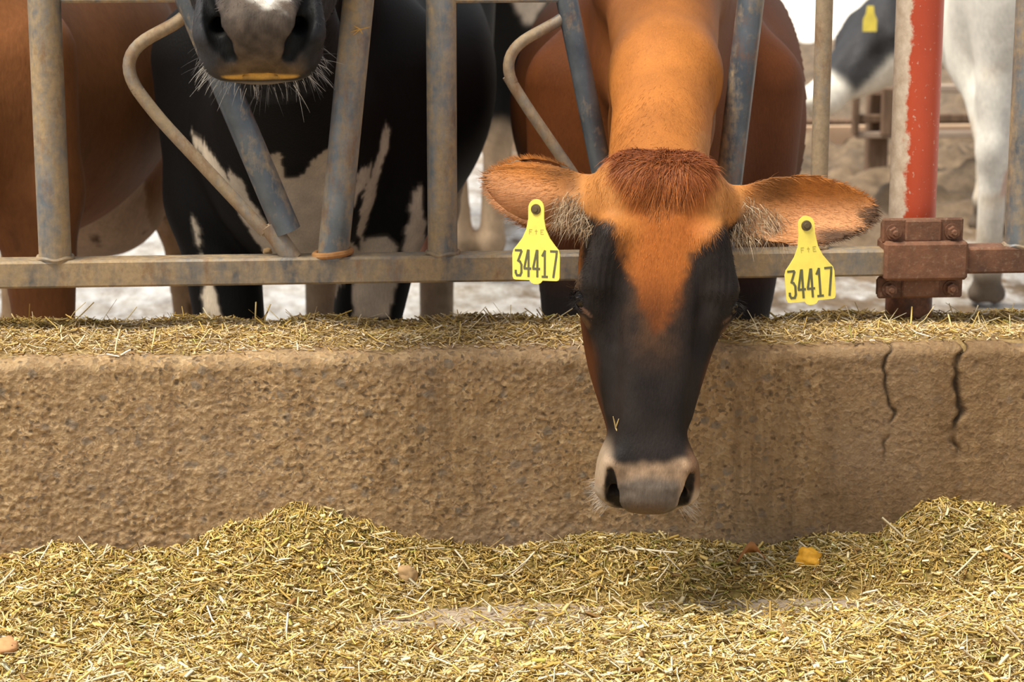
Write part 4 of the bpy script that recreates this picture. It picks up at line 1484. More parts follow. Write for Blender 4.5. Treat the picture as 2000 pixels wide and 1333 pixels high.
# ------------------------------------------------------------------ the black and white cow with raised head
def black_cow():
    O_m = at(506, 84, 3.42)                      # centre of the nose end
    Sx = 1.20
    a = V(.005, -1, -.60); a /= np.linalg.norm(a)
    hd = Head(O_m - a * .545 * Sx, a, V(0, -.60, 1), Sx)
    hd.O = hd.O - hd.R[:, 1] * (-.050 * Sx)
    c0 = at(578, 300, 4.62); c1 = at(740, 300, 6.1)
    cow = Cow((c0[0], 4.58, Z_BARN), V(c0[0] - c1[0], c0[1] - c1[1]), 1.0)
    lo = np.minimum(c0, c1); hi = np.maximum(c0, c1)
    xs = axis(lo[0] - .50, hi[0] + .50, .008, [(hd.O[0] - .15, hd.O[0] + .15, .0042)])
    ys = axis(3.36, 6.6, .018, [(3.36, 3.75, .0042), (4.2, 4.75, .009)])
    zs = axis(-.22, 1.42, .0085, [(.72, 1.12, .0042)])
    F = Field(xs, ys, zs)
    hd.build(F, eyes=True)
    for sg in (-1, 1):
        bb = hd.w(sg * .10, -.07, .06)
        put_ear(F, bb, hd.R @ V(sg * .42, -.35, -.95), hd.R @ V(0, -1, .3), .16, .045, .012, 2.0, .02)
        F.cap(hd.w(sg * .07, -.06, .07), bb, .045, .03, .03)
    F.cap(hd.w(0, -.11, .05), cow.w(0, .12, 1.12), .10, .17, .06)
    F.cap(hd.w(0, -.18, .16), cow.w(0, -.05, .86), .085, .16, .08)
    cow.trunk(F, .39, .35)
    # brisket and dewlap folds
    F.cap(cow.w(0, -.06, .86), cow.w(0, .0, .70), .10, .075, .08)
    F.cap(cow.w(.06, -.10, .84), cow.w(.02, -.05, .64), .03, .028, .04)
    F.cap(cow.w(-.05, -.12, .95), cow.w(-.02, -.06, .66), .03, .025, .04)
    lx = at(452, 560, 4.5)[0]; rx = at(665, 590, 4.5)[0]; rx2 = at(684, 600, 4.55)[0]
    cow.front_legs(F, .15, ((((lx - cow.w(-.15, .07, .1)[0])), -.06), ((rx2 - cow.w(.15, .07, .1)[0]), .04)), 1.18)
    l1, l2 = at(632, 590, 6.0)[0], at(850, 560, 6.0)[0]
    cow.hind_legs(F, .16, ((l1 - cow.w(-.16, 1.4, .1)[0], 0), (l2 - cow.w(.16, 1.4, .1)[0], 0)), 1.15)
    cow.udder(F, .585)
    cow.tail(F)
    hoof = None

    WHITE = V(.62, .52, .40)
    BLK = V(.0055, .005, .005)

    # patches lie on the chest in the cow's front view (world x, z)
    def poly(pts, Y=4.5):
        return np.array([[at(px, py, Y)[0], at(px, py, Y)[2]] for px, py in pts])
    patches = [poly(p) for p in (
        [(452, 318), (472, 330), (492, 372), (525, 420), (560, 500), (545, 520), (505, 470), (470, 410), (448, 368)],
        [(372, 268), (402, 276), (430, 308), (452, 340), (446, 372), (420, 345), (398, 308), (374, 288)],
        [(527, 278), (552, 262), (560, 326), (585, 322), (612, 282), (648, 258), (660, 200), (684, 185), (676, 300), (668, 420), (700, 520), (640, 640), (590, 640), (580, 560), (540, 470), (530, 380)],
        [(496, 240), (512, 250), (534, 318), (524, 330), (505, 280)],
        [(692, 330), (722, 312), (720, 345), (746, 252), (760, 250), (758, 300), (730, 360), (722, 420), (706, 480), (698, 440), (716, 350), (690, 400)],
        [(700, 480), (760, 470), (775, 500), (768, 640), (690, 640)],
        [(366, 440), (378, 446), (390, 520), (420, 590), (428, 640), (396, 640), (398, 560)],
        [(812, 380), (830, 370), (834, 520), (800, 560), (790, 500)],
    )]
    flank = []

    def inside(pts, x, z):
        r = np.zeros(len(x), bool)
        j = len(pts) - 1
        for i in range(len(pts)):
            (xi, zi), (xj, zj) = pts[i], pts[j]
            cnd = ((zi > z) != (zj > z)) & (x < (xj - xi) * (z - zi) / (zj - zi + 1e-12) + xi)
            r ^= cnd
            j = i
        return r

    def coat(P):
        c = np.tile(BLK, (len(P), 1))
        nz = fbm(P, 30, 3, 4); nf = fbm(P, 95, 3, 8)
        x = P[:, 0] + nz * .006; z = P[:, 2] + nf * .006
        q = hd.q(P)
        cq = cow.q(P)
        chest = (P[:, 1] > 4.05) & (cq[:, 1] < .55)
        wm = np.zeros(len(P), bool)
        for p in patches: wm |= inside(p, x, z) & chest
        for p in flank: wm |= inside(p, x, z) & (cq[:, 1] >= .55)
        # hind legs below the stifle, belly and udder pale
        hind = (cq[:, 1] > .95) & (cq[:, 2] + nz * .03 < .70)
        c = np.where(wm[:, None], WHITE * (1 + .18 * nz[:, None]), c)
        c = np.where(hind[:, None], V(.40, .30, .20) * (1 + .25 * nz[:, None]), c)
        c = mixc(c, V(.05, .035, .025), hind * smooth01(cq[:, 2] + nz * .04, .14, .06))
        ud = (np.abs(cq[:, 0]) < .17) & (cq[:, 1] > .98) & (cq[:, 1] < 1.44) & (cq[:, 2] > .36) & (cq[:, 2] < .66)
        c = np.where((ud & hind)[:, None], V(.55, .30, .21), c)
        c = mixc(c, V(.13, .10, .07), (cq[:, 2] < .20 + .06 * nz) * (cq[:, 1] < .6) * (P[:, 1] > 4.05) * .45)
        # head: black hide, grey nose pad, white blaze over the bridge
        hx, hn, hs = q[:, 0], q[:, 1], q[:, 2]
        hm = ((P[:, 1] < 4.12) & (hs > -.08)).astype(float)
        c = mixc(c, V(.016, .016, .018) * (1 + .5 * nf[:, None]), hm)
        c = mixc(c, V(.045, .045, .05), hm * smooth01(hx, -.035, -.07) * smooth01(hs, .42, .5) * .8)  # light from the left painted as a grey highlight on the muzzle
        pad = smooth01(hs + nz * .003, .500, .525) * smooth01(np.abs(hx) + nz * .008, .062, .036) * smooth01(hn, -.098, -.088)
        c = mixc(c, V(.070, .052, .040) * (1 + .45 * nf[:, None]), hm * pad)
        c = mixc(c, V(.10, .062, .030) * (1 + .3 * nf[:, None]), hm * pad * smooth01(hn, -.045, -.09) * .8)
        lipc = smooth01(np.abs(hn + .0965 - .6 * hx * hx), .0072 * np.sqrt(np.clip(1 - (hx / .051) ** 2, 0, 1)) + .0004, .003 * np.sqrt(np.clip(1 - (hx / .051) ** 2, 0, 1))) * smooth01(np.abs(hx), .050, .043) * smooth01(hs, .50, .52)
        c = mixc(c, V(.52, .30, .07), hm * lipc * .95)
        ch = smooth01(hn, -.104, -.112) * smooth01(hs, .44, .48)
        c = mixc(c, V(.22, .19, .17), hm * ch * .6)
        bl = smooth01(np.abs(hx - .014) + nz * .006, .032, .018) * smooth01(hs + nf * .01 + nz * .010 + 4 * (hx - .014) ** 2, .535, .508) * smooth01(hn, -.055, -.030)
        c = mixc(c, V(.80, .74, .66), hm * bl)
        c = mixc(c, V(.006, .006, .006), hm * nostril_mask(q))
        return np.clip(c, .003, 1)

    o, v, q, n = finish_cow('cow', F, coat, M_COAT)
    thing(o, 'black and white cow standing behind the fence with its dark muzzle raised between the bars', 'cow')
    hd.eye(-1, o); hd.eye(1, o)
    r = np.random.default_rng(12)
    # whiskers around lips and chin
    m_ = 230
    ang = r.random(m_) * math.pi * 1.16 + math.pi * .92
    loc = np.stack([.066 * np.cos(ang) + r.normal(size=m_) * .004, -.088 + .040 * np.sin(ang) + r.normal(size=m_) * .006, .50 + .04 * r.random(m_)], 1)
    P = hd.O + hd.S * (loc @ hd.R.T)
    D = np.stack([np.cos(ang) * 1.1, np.sin(ang) * .9 - .15, .55 + .3 * r.random(m_)], 1) + r.normal(size=(m_, 3)) * .35
    D = D @ hd.R.T
    L = .010 + .042 * r.random(m_) ** 2.2
    gw = r.random(m_)[:, None]
    col = np.where(gw > .55, V(.50, .46, .40), V(.11, .10, .095)) * (.7 + .5 * r.random(m_))[:, None]
    w = ribbons('whiskers', P, D, np.tile(V(0, -1, .2), (m_, 1)), L, np.full(m_, .0008), col, M_HAIR, o, np.tile(V(0, 0, -.010), (m_, 1)), segs=4)
    w['kind'] = 'stuff'; w['label'] = 'pale whiskers around the black muzzle'
    # fine hair over the muzzle and nose bridge
    cen = v[q].mean(1); hq = hd.q(cen)
    wgt = ((cen[:, 1] < 3.8)) * smooth01(hq[:, 2], .545, .50) * (1 - nostril_mask(hq)) + 1e-9
    P, N, i = scatter(v, q, n, wgt, 11000, r)
    h = hd.q(P)
    D = np.tile(hd.R[:, 2] * .4, (len(P), 1)) + hd.R[:, 0] * (h[:, 0:1] * 6) - hd.R[:, 1] * .7 + r.normal(size=P.shape) * .3
    D = D - N * (D * N).sum(1)[:, None]; D /= np.linalg.norm(D, axis=1)[:, None] + 1e-9
    col = coat(P) * (.6 + 1.3 * r.random(len(P)))[:, None]
    ribbons('short_fur', P, D + N * .35, N, .004 + .005 * r.random(len(P)), np.full(len(P), .0008), np.clip(col, 0, 1), M_HAIR, o)['kind'] = 'stuff'
    # chewed feed along the lower lip
    return o, hd


blk, blk_hd = black_cow()


# ------------------------------------------------------------------ brown cow at the side, body only in view
def tan_cow():
    c0 = at(-150, 300, 4.75); c1 = at(215, 300, 6.6)
    cow = Cow((c0[0], 4.72, Z_BARN), V(c0[0] - c1[0], c0[1] - c1[1]), 1.0)
    Sx = 1.0
    xs = axis(c0[0] - .95, max(c0[0], c1[0]) + .55, .012); ys = axis(3.6, 6.85, .018); zs = axis(-.22, 1.42, .012)
    F = Field(xs, ys, zs)
    cow.trunk(F, .385, .385)
    hd = Head(cow.w(-.30, -.50, 1.32), V(-.45, -.75, -.5), V(-.2, -.4, 1), 1.0)
    hd.build(F, eyes=True)
    for sg in (-1, 1):
        bb = hd.w(sg * .10, -.07, .07)
        F.cap(hd.w(sg * .07, -.06, .07), bb, .05, .035, .03)
        put_ear(F, bb, hd.R @ V(sg * .95, -.1, -.25), hd.R @ V(0, -.3, -1), .19, .058, .012, 2.0, .02)
    F.cap(hd.w(0, -.12, .05), cow.w(0, .15, 1.08), .10, .18, .07)
    F.cap(hd.w(0, -.18, .16), cow.w(0, .0, .85), .085, .16, .08)
    rx = at(125, 590, 4.75)[0]
    cow.front_legs(F, .15, ((0, 0), (rx - cow.w(.15, .07, .1)[0], 0)), 1.1)
    lx = at(392, 560, 6.2)[0]
    cow.hind_legs(F, .17, ((0, 0), (lx - cow.w(.17, 1.4, .2)[0], -.05)), 1.05)
    F.cap(cow.w(.14, 1.22, .86), cow.w((lx - cow.w(.0, 1.4, .2)[0]) * .92, 1.40, .46), .13, .075, .06)
    F.ell(cow.w(.13, 1.16, .58), V(.17, .20, .19), cow.R, .05)
    cow.udder(F, .57, (.20, .24, .19))
    cow.tail(F)

    def coat(P):
        nz = fbm(P, 8, 4, 3); cq = cow.q(P)
        c = np.tile(V(.30, .115, .040), (len(P), 1)) * (1 + .12 * nz[:, None])
        c = mixc(c, V(.44, .27, .14), smooth01(cq[:, 2] + nz * .04, .60, .45) * smooth01(cq[:, 1], .7, 1.0))
        c = mixc(c, V(.52, .34, .20), smooth01(cq[:, 2], .5, .2) * .6)
        ud = (cq[:, 0] > -.21) & (cq[:, 0] < .26) & (cq[:, 1] > .92) & (cq[:, 1] < 1.34) & (cq[:, 2] < .66) & (cq[:, 2] > .30)
        c = np.where(ud[:, None], V(.60, .40, .26), c)
        sp = smooth01(noise3(P, 34, 9), .62, .75) * smooth01(cq[:, 2], .8, .4)
        c = mixc(c, V(.10, .05, .025), sp)
        hoof = smooth01(cq[:, 2], .075, .055)
        c = mixc(c, V(.55, .40, .32), hoof * .9)
        return np.clip(c, .004, 1)

    o, v, q, n = finish_cow('cow', F, coat, M_COAT_FAR)
    thing(o, 'tan brown cow with only flank and legs seen, beside the black cow', 'cow')
    hd.eye(-1, o); hd.eye(1, o)


tan_cow()


# ------------------------------------------------------------------ white cow in the yard
def white_cow():
    foot = atz(1925, 598, Z_BARN)
    hdir = (at(1975, 300, 8.4) - at(2010, 300, 7.0))[:2]; hdir /= np.linalg.norm(hdir)
    S = 1.02
    tmp = Cow((0, 0, Z_BARN), hdir, S)
    hoof = tmp.w(.17, 1.33, 0)
    O = V(foot[0] - hoof[0], foot[1] - hoof[1], Z_BARN)
    cow = Cow(O, hdir, S)
    ps = np.array([cow.w(x, y, 0) for x in (-.5, .5) for y in (-1.1, 1.75)])
    Ehx = at(1560, 150, 8.55)[0]
    xs = axis(min(ps[:, 0].min(), Ehx) - .3, ps[:, 0].max(), .015); ys = axis(ps[:, 1].min(), ps[:, 1].max() + .3, .018); zs = axis(-.22, 1.35, .016)
    F = Field(xs, ys, zs)
    cow.trunk(F, .39, .37)
    cow.front_legs(F); cow.hind_legs(F, .17); cow.udder(F, .60, (.17, .22, .17)); cow.tail(F, .05)
    # head turned back low to its left
    Oh = at(1728, -22, 8.75); Eh = at(1598, 150, 8.55)
    a = Eh - Oh
    hd = Head(Oh, a, V(-.75, -.2, .55), np.linalg.norm(a) / .56 * 1.25)
    hd.build(F, eyes=False)
    bb = hd.w(.09, -.08, .06) if hd.w(.09, 0, 0)[1] < hd.w(-.09, 0, 0)[1] else hd.w(-.09, -.08, .06)
    F.cap(hd.w(0, -.06, .07), bb, .05, .035, .03)
    put_ear(F, bb, V(-.15, -.85, -.25), V(.4, 0, 1), .17, .055, .014, 2.0, .02)
    F.cap(hd.w(0, -.13, .08), cow.w(0, .0, 1.05), .13, .21, .08)
    F.cap(hd.w(0, -.19, .16), cow.w(0, .0, .9), .10, .2, .08)

    def coat(P):
        nz = fbm(P, 9, 4, 3); cq = cow.q(P); q = hd.q(P)
        c = np.tile(V(.90, .86, .78), (len(P), 1)) * (1 + .04 * nz[:, None])
        c = mixc(c, V(.62, .47, .32), smooth01(nz, .35, .9) * .6 * smooth01(cq[:, 2], 1.0, .5))
        c = mixc(c, V(.50, .42, .33), smooth01(cq[:, 2] + nz * .06, .42, .2) * .75)
        c = mixc(c, V(.10, .07, .05), smooth01(cq[:, 2] + nz * .03, .16, .06) * .9)
        ud = (np.abs(cq[:, 0]) < .18) & (cq[:, 1] > .98) & (cq[:, 1] < 1.46) & (cq[:, 2] < .66) & (cq[:, 2] > .36)
        c = np.where(ud[:, None], V(.66, .46, .37), c)
        near = np.linalg.norm(P - hd.w(0, -.1, .25), axis=1) < .5
        blk = near * smooth01(q[:, 1] + nz * .015, -.15, -.12) * smooth01(q[:, 2], .44, .40)
        c = mixc(c, V(.05, .05, .055), blk)
        return np.clip(c, .004, 1)

    o, v, q, n = finish_cow('cow', F, coat, M_COAT_FAR)
    thing(o, 'white cow with black face patch standing in the sunlit yard beyond the red post', 'cow')
    # its small tag
    c = at(1700, 22, 8.45)
    b = MB()
    pts = [(-.012, .02), (.012, .02), (.016, -.01), (.026, -.03), (.026, -.075), (-.026, -.075), (-.026, -.03), (-.016, -.01)]
    n_ = len(pts)
    b.add([c + V(x, 0, z) for x, z in pts] + [c + V(x, .003, z) for x, z in pts], [tuple(range(n_))[::-1], tuple(range(n_, 2 * n_))] + [(i, (i + 1) % n_, (i + 1) % n_ + n_, i + n_) for i in range(n_)])
    t = b.build('ear_tag', M_TAG, None, False)
    thing(t, 'small yellow tag on the black face of the white cow in the yard', 'tag')


white_cow()


# ------------------------------------------------------------------ spotted cow standing with its rear to the fence
def spotted_cow():
    p = at(935, 400, 7.3)
    cow = Cow((p[0] + .03, 7.3 + 1.5, Z_BARN), V(.04, 1.0), 1.0)
    l1, l2 = at(906, 470, 7.4)[0], at(957, 470, 7.4)[0]
    xs = axis(p[0] - .55, p[0] + .65, .012); ys = axis(7.05, 10.1, .018); zs = axis(-.22, 1.45, .012)
    F = Field(xs, ys, zs)
    cow.trunk(F, .39, .36)
    cow.front_legs(F); cow.hind_legs(F, .13, ((cow.w(-.13, 1.4, .1)[0] - l2, 0), (cow.w(.13, 1.4, .1)[0] - l1, 0))); cow.udder(F, .62, (.13, .20, .13)); cow.tail(F, .13)
    hd = Head(cow.w(.12, -.62, 1.36), cow.R @ V(.1, -.75, -.6), cow.R @ V(0, -.5, 1), 1.1)
    hd.build(F, eyes=False)
    F.cap(hd.w(0, -.12, .05), cow.w(0, .15, 1.1), .10, .18, .07)
    F.cap(hd.w(0, -.18, .16), cow.w(0, .0, .85), .085, .16, .08)

    def coat(P):
        nz = fbm(P, 9, 4, 31); cq = cow.q(P)
        c = np.tile(V(.0065, .006, .006), (len(P), 1))
        w = smooth01(noise3(P * V(1.5, .9, .75), 4.2, 17) + nz * .14, .24, .32)
        c = mixc(c, V(.62, .52, .42), w)
        low = smooth01(cq[:, 2] + nz * .05, .56, .46)
        c = mixc(c, V(.42, .31, .21) * (1 + .2 * nz[:, None]), low)
        c = mixc(c, V(.07, .05, .035), smooth01(cq[:, 2] + nz * .05, .20, .08))
        ud = (np.abs(cq[:, 0]) < .14) & (cq[:, 1] > .96) & (cq[:, 1] < 1.40) & (cq[:, 2] < .62) & (cq[:, 2] > .36)
        c = np.where(ud[:, None], V(.56, .27, .19), c)
        return np.clip(c, .004, 1)

    o, v, q, n = finish_cow('cow', F, coat, M_COAT_FAR)
    thing(o, 'black and white spotted cow turned away, glimpsed between the vertical upright and the brown cow', 'cow')


spotted_cow()
# ================================================================== feed
STRAW = np.array([(.70, .50, .17), (.78, .60, .27), (.55, .36, .10), (.80, .66, .38), (.46, .34, .09), (.36, .24, .08), (.40, .36, .09), (.30, .17, .06), (.85, .74, .50), (.62, .42, .12)])


def straw_cols(n, r, w):
    w = np.array(w, float); w /= w.sum()
    c = STRAW[r.choice(len(STRAW), n, p=w)]
    return np.clip(c * (.72 + .5 * r.random(n))[:, None], .01, 1)


# contact line of the heap against the wall face, and the heap's height falling away towards the alley
_cl = [(-200, 1110), (0, 1098), (120, 1068), (250, 1090), (350, 1088), (450, 1050), (580, 1030), (700, 1042), (760, 1052), (900, 1066), (1000, 1080), (1100, 1064), (1180, 1050), (1280, 1050), (1350, 1060), (1480, 1062), (1600, 1050), (1700, 1052), (1750, 1030), (1800, 998), (1850, 990), (1920, 1006), (2000, 1012), (2300, 1030)]
_cp = np.array([at(px, py, Y_WALL)[[0, 2]] for px, py in _cl])


def heap(X, Y):
    P = np.stack([X, Y, np.zeros_like(X)], 1)
    d = Y_WALL - Y
    hw = np.interp(X, _cp[:, 0], _cp[:, 1])
    h = hw * np.exp(-np.clip(d, 0, None) / .17)

    def bump_(px, py, rx, ry, a):
        c = atz(px, py, .02)
        return a * np.exp(-(((X - c[0]) / rx) ** 2 + ((Y - c[1]) / ry) ** 2))
    h = h + bump_(560, 1100, .17, .07, .035) + bump_(130, 1180, .30, .13, .035) + bump_(1900, 1110, .22, .16, .035)
    h = h + bump_(1150, 1110, .2, .05, .02)
    front = smooth01(d, .27, .40)
    h = h + bump_(1400, 1300, .55, .16, .040) + bump_(350, 1330, .4, .14, .030) + bump_(1900, 1260, .3, .12, .03)
    bare = bump_(870, 1190, .24, .075, 1.1) + bump_(1540, 1160, .26, .05, 1.1) + bump_(680, 1275, .18, .035, .75) + bump_(1050, 1165, .12, .03, .5) + bump_(20, 1310, .1, .04, .8)
    h = h * (1 - .85 * np.clip(bare, 0, 1))
    h = h + fbm(P, 11, 4, 2) * .007 + fbm(P, 3.0, 2, 6) * .004 + np.abs(noise3(P, 34, 7)) * .008 - .003
    return h - .003 - .010 * np.clip(bare, 0, 1), np.clip(bare, 0, 1)


def build_feed():
    r = np.random.default_rng(21)
    nx, ny = 420, 190
    xs = np.linspace(-1.45, 1.45, nx); ys = np.linspace(2.9, Y_WALL + .004, ny)
    X = np.repeat(xs, ny); Yv = np.tile(ys, nx)
    h, bare = heap(X, Yv)
    P = np.stack([X, Yv, h], 1)
    m = Mat('chopped_feed', rough=.9, spec=.15)
    c = m.ramp(m.noise(75, 6, .75), [(.25, (.12, .075, .022)), (.45, (.33, .215, .065)), (.62, (.52, .36, .12)), (.8, (.66, .50, .22))])
    m.base(m.mix(m.ramp(m.noise(8, 4, .6), [(.35, 0.0), (.7, .55)]), c, (.28, .21, .06)))
    m.bump(m.noise(120, 6, .8), .8, .008)
    o = mesh_obj('feed_heap', P, grid_faces(nx, ny), m.m)
    thing(o, 'loose yellow heap of chopped straw feed along the foot of the concrete wall', 'feed', kind='stuff')
    # chopped pieces lying on it
    n = 104000
    X = r.uniform(-1.45, 1.45, n); Yv = Y_WALL - .86 * r.random(n) ** 1.12
    h, bare = heap(X, Yv)
    keep = r.random(n) > bare * .86
    X, Yv, h, bare = X[keep], Yv[keep], h[keep], bare[keep]
    n = len(X)
    e = .004
    gx = (heap(X + e, Yv)[0] - h) / e; gy = (heap(X, Yv + e)[0] - h) / e
    ang = r.random(n) * 2 * math.pi
    D = np.stack([np.cos(ang), np.sin(ang), gx * np.cos(ang) + gy * np.sin(ang) + r.normal(size=n) * .28], 1)
    L = .006 + .024 * r.random(n) ** 2.0
    Wd = .0012 + .0026 * r.random(n) ** 1.5
    lie = np.maximum(h, .001)
    P = np.stack([X, Yv, lie + .001 + .006 * r.random(n)], 1)
    # colour: greener near the wall, paler to the front
    d = Y_WALL - Yv
    gw = smooth01(d + fbm(P, 5, 3, 3) * .08, .30, .16)
    c1 = straw_cols(n, r, (4, 3, 3, 1.2, 2.2, 2, 1.6, 1.5, .8, 3)); c2 = straw_cols(n, r, (4, 4, 2, 3, .7, .8, .5, .6, 2, 3))
    col = np.where((r.random(n) < gw)[:, None], c1, c2)
    a = prisms('straw_pieces', P, D, L, Wd, col, M_STRAW, o, .35, 1)
    a['kind'] = 'stuff'
    # broad leaf flakes
    n = 13500
    X = r.uniform(-1.45, 1.45, n); Yv = Y_WALL - .86 * r.random(n) ** .85
    h, bare = heap(X, Yv)
    kp = r.random(n) > bare * .8
    X, Yv, h = X[kp], Yv[kp], h[kp]; n = len(X)
    ang = r.random(n) * 2 * math.pi
    D = np.stack([np.cos(ang), np.sin(ang), r.normal(size=n) * .35], 1)
    P = np.stack([X, Yv, np.maximum(h, .001) + .003 + .007 * r.random(n)], 1)
    a = prisms('leaf_flakes', P, D, .008 + .020 * r.random(n) ** 1.5, .0032 + .005 * r.random(n) ** 2, np.clip(straw_cols(n, r, (3, 4, 2, 4, 1.5, 2.5, 1, 1.5, 3, 2)) * (.75 + .5 * r.random(n))[:, None], 0, 1), M_STRAW, o, .14, 9)
    a['kind'] = 'stuff'
    # longer stalks
    n = 2100
    X = r.uniform(-1.15, 1.15, n); Yv = Y_WALL - .02 - .74 * r.random(n)
    h, bare = heap(X, Yv)
    ang = r.random(n) * 2 * math.pi
    D = np.stack([np.cos(ang), np.sin(ang) * .8, .05 + np.abs(r.normal(size=n)) * .35], 1)
    L = .028 + .050 * r.random(n) ** 2
    P = np.stack([X, Yv, np.maximum(h, 0) + .006 + L * .12 * np.abs(D[:, 2])], 1)
    P[:, 1] = np.minimum(P[:, 1], Y_WALL - .012 - np.abs(D[:, 1]) * L * .5)
    a = prisms('straw_stalks', P, D, L, .0014 + .0032 * r.random(n) ** 2, straw_cols(n, r, (3, 4, 1, 4, .6, .4, .6, .3, 5, 2)) * V(1, 1, 1.1), M_STRAW, o, .4, 2)
    a['kind'] = 'stuff'

    # feed left on the ledge of the wall
    nx, ny = 520, 60
    xs = np.linspace(-1.45, 1.45, nx); ys = np.linspace(Y_WALL + .012, 4.092, ny)

    def ledge(X, Y):
        P = np.stack([X, Y, np.zeros_like(X)], 1)
        t = (Y - Y_WALL) / .31
        left = smooth01(X, .55, -.1)
        h = .003 + .012 * smooth01(t, .12, .5) * (.3 + .7 * left) + .007 * smooth01(t, .4, .7) - .024 * np.clip((Y - 3.84) / .255, 0, 1) * 1.0
        h = h + fbm(P * V(1, 1.4, 1), 9, 4, 33) * .008 * smooth01(t, .03, .3) - .008 * smooth01(t, .14, .0)
        # clean concrete under the cow's chin and at the edge
        return Z_TOP + h - .004
    X = np.repeat(xs, ny); Yv = np.tile(ys, nx)
    P = np.stack([X, Yv, ledge(X, Yv)], 1)
    P[Yv < Y_WALL + .013, 2] = Z_TOP - .02
    P[Yv > 4.091, 2] = Z_TOP - .04
    m2 = Mat('ledge_feed', rough=.9, spec=.15)
    m2.base(m2.ramp(m2.noise(75, 6, .75), [(.25, (.14, .085, .035)), (.45, (.34, .225, .095)), (.65, (.52, .37, .17)), (.8, (.62, .48, .26))]))
    m2.bump(m2.noise(120, 6, .8), .8, .008)
    o = mesh_obj('ledge_feed', P, grid_faces(nx, ny), m2.m)
    thing(o, 'dry tan feed scattered along the top ledge of the concrete wall', 'feed', kind='stuff')
    n = 31000
    X = r.uniform(-1.45, 1.45, n); t = r.random(n) ** .8
    Yv = Y_WALL + .012 + .295 * t
    h = ledge(X, Yv)
    ang = r.random(n) * 2 * math.pi
    D = np.stack([np.cos(ang), np.sin(ang), r.normal(size=n) * .3], 1)
    keep = r.random(n) < .25 + .75 * smooth01(Yv - Y_WALL + noise3(np.stack([X, Yv, h], 1), 14, 5) * .04, .0, .09)
    P = np.stack([X, Yv, np.maximum(h, Z_TOP - .024 * np.clip((Yv - 3.84) / .255, 0, 1)) + .001 + .006 * r.random(n)], 1)
    L = .006 + .024 * r.random(n) ** 2.2
    dk = smooth01(Yv - Y_WALL + fbm(P, 8, 3, 5) * .05, .20, .30)
    c1 = straw_cols(n, r, (4, 4, 3, 3, 1, 1, .5, 1, 1.5, 3)) * V(.98, .97, 1.15); c2 = straw_cols(n, r, (2, 1, 3, .5, 2, 4, 1, 4, .3, 2)) * .85
    col = np.where((r.random(n) < dk)[:, None], c2, c1)
    k = keep
    a = prisms('straw_pieces', P[k], D[k], L[k], (.0011 + .0022 * r.random(n) ** 1.5)[k], np.clip(col[k], 0, 1), M_STRAW, o, .35, 3)
    a['kind'] = 'stuff'
    n = 520
    X = r.uniform(-1.15, 1.15, n); Yv = Y_WALL + .05 + .23 * r.random(n)
    ang = r.random(n) * 2 * math.pi
    D = np.stack([np.cos(ang), np.sin(ang), .1 + np.abs(r.normal(size=n)) * .45], 1)
    L = .025 + .045 * r.random(n) ** 2
    P = np.stack([X, Yv, ledge(X, Yv) + .006 + .2 * L * D[:, 2]], 1)
    a = prisms('straw_stalks', P, D, L, .0012 + .0018 * r.random(n), straw_cols(n, r, (3, 4, 1, 4, .6, .6, .5, .5, 3, 2)), M_STRAW, o, .4, 4)
    a['kind'] = 'stuff'


build_feed()


def lump(name, px, py, zh, size, mat, label, cat, seed, amp=.25):
    c = atz(px, py, zh)
    vs, fs = [], []
    n1, n2 = 14, 20
    for i in range(n1 + 1):
        th = math.pi * i / n1
        for j in range(n2):
            ph = 2 * math.pi * j / n2
            vs.append((math.sin(th) * math.cos(ph), math.sin(th) * math.sin(ph), math.cos(th)))
    vs = np.array(vs)
    vs = vs * (1 + amp * fbm(vs + seed, 1.6, 3, seed))[:, None] * np.array(size)
    for i in range(n1):
        for j in range(n2):
            a, b_ = i * n2 + j, i * n2 + (j + 1) % n2
            fs.append((a, a + n2, b_ + n2, b_))
    base = heap(np.array([c[0]]), np.array([c[1]]))[0][0] if zh < .2 else zh
    o = mesh_obj(name, vs + V(c[0], c[1], max(base, 0) + size[2] * .6), fs, mat)
    thing(o, label, cat)
    return o


M_CLOD = simple('clod', (.42, .27, .13), .9, .2)
M_CLOD2 = simple('orange_clod', (.55, .30, .14), .9, .2)
M_CORN = simple('corn_yellow', (.72, .36, .03), .6, .3, scale=140)
lump('feed_clod', 795, 1140, .02, (.018, .016, .015), M_CLOD, 'round brown clod in the straw below the slanted fixed bar', 'clod', 3)
lump('feed_clod', 14, 1262, .02, (.020, .018, .013), M_CLOD2, 'orange tan clod at the front edge of the straw heap', 'clod', 5, .35)
lump('feed_clod', 362, 1095, .03, (.013, .011, .010), M_CLOD2, 'small pinkish clod against the foot of the concrete wall', 'clod', 8, .3)
lump('corn_cob', 1578, 1107, .03, (.024, .017, .017), M_CORN, 'bright orange yellow corn lump in the feed below the red post', 'corn', 9, .3)
lump('pebble', 523, 497, Z_RAIL_TOP - .004, (.0085, .008, .0075), M_CLOD, 'small tan pebble resting on the bottom rail by the cut neck bar', 'pebble', 11, .2)


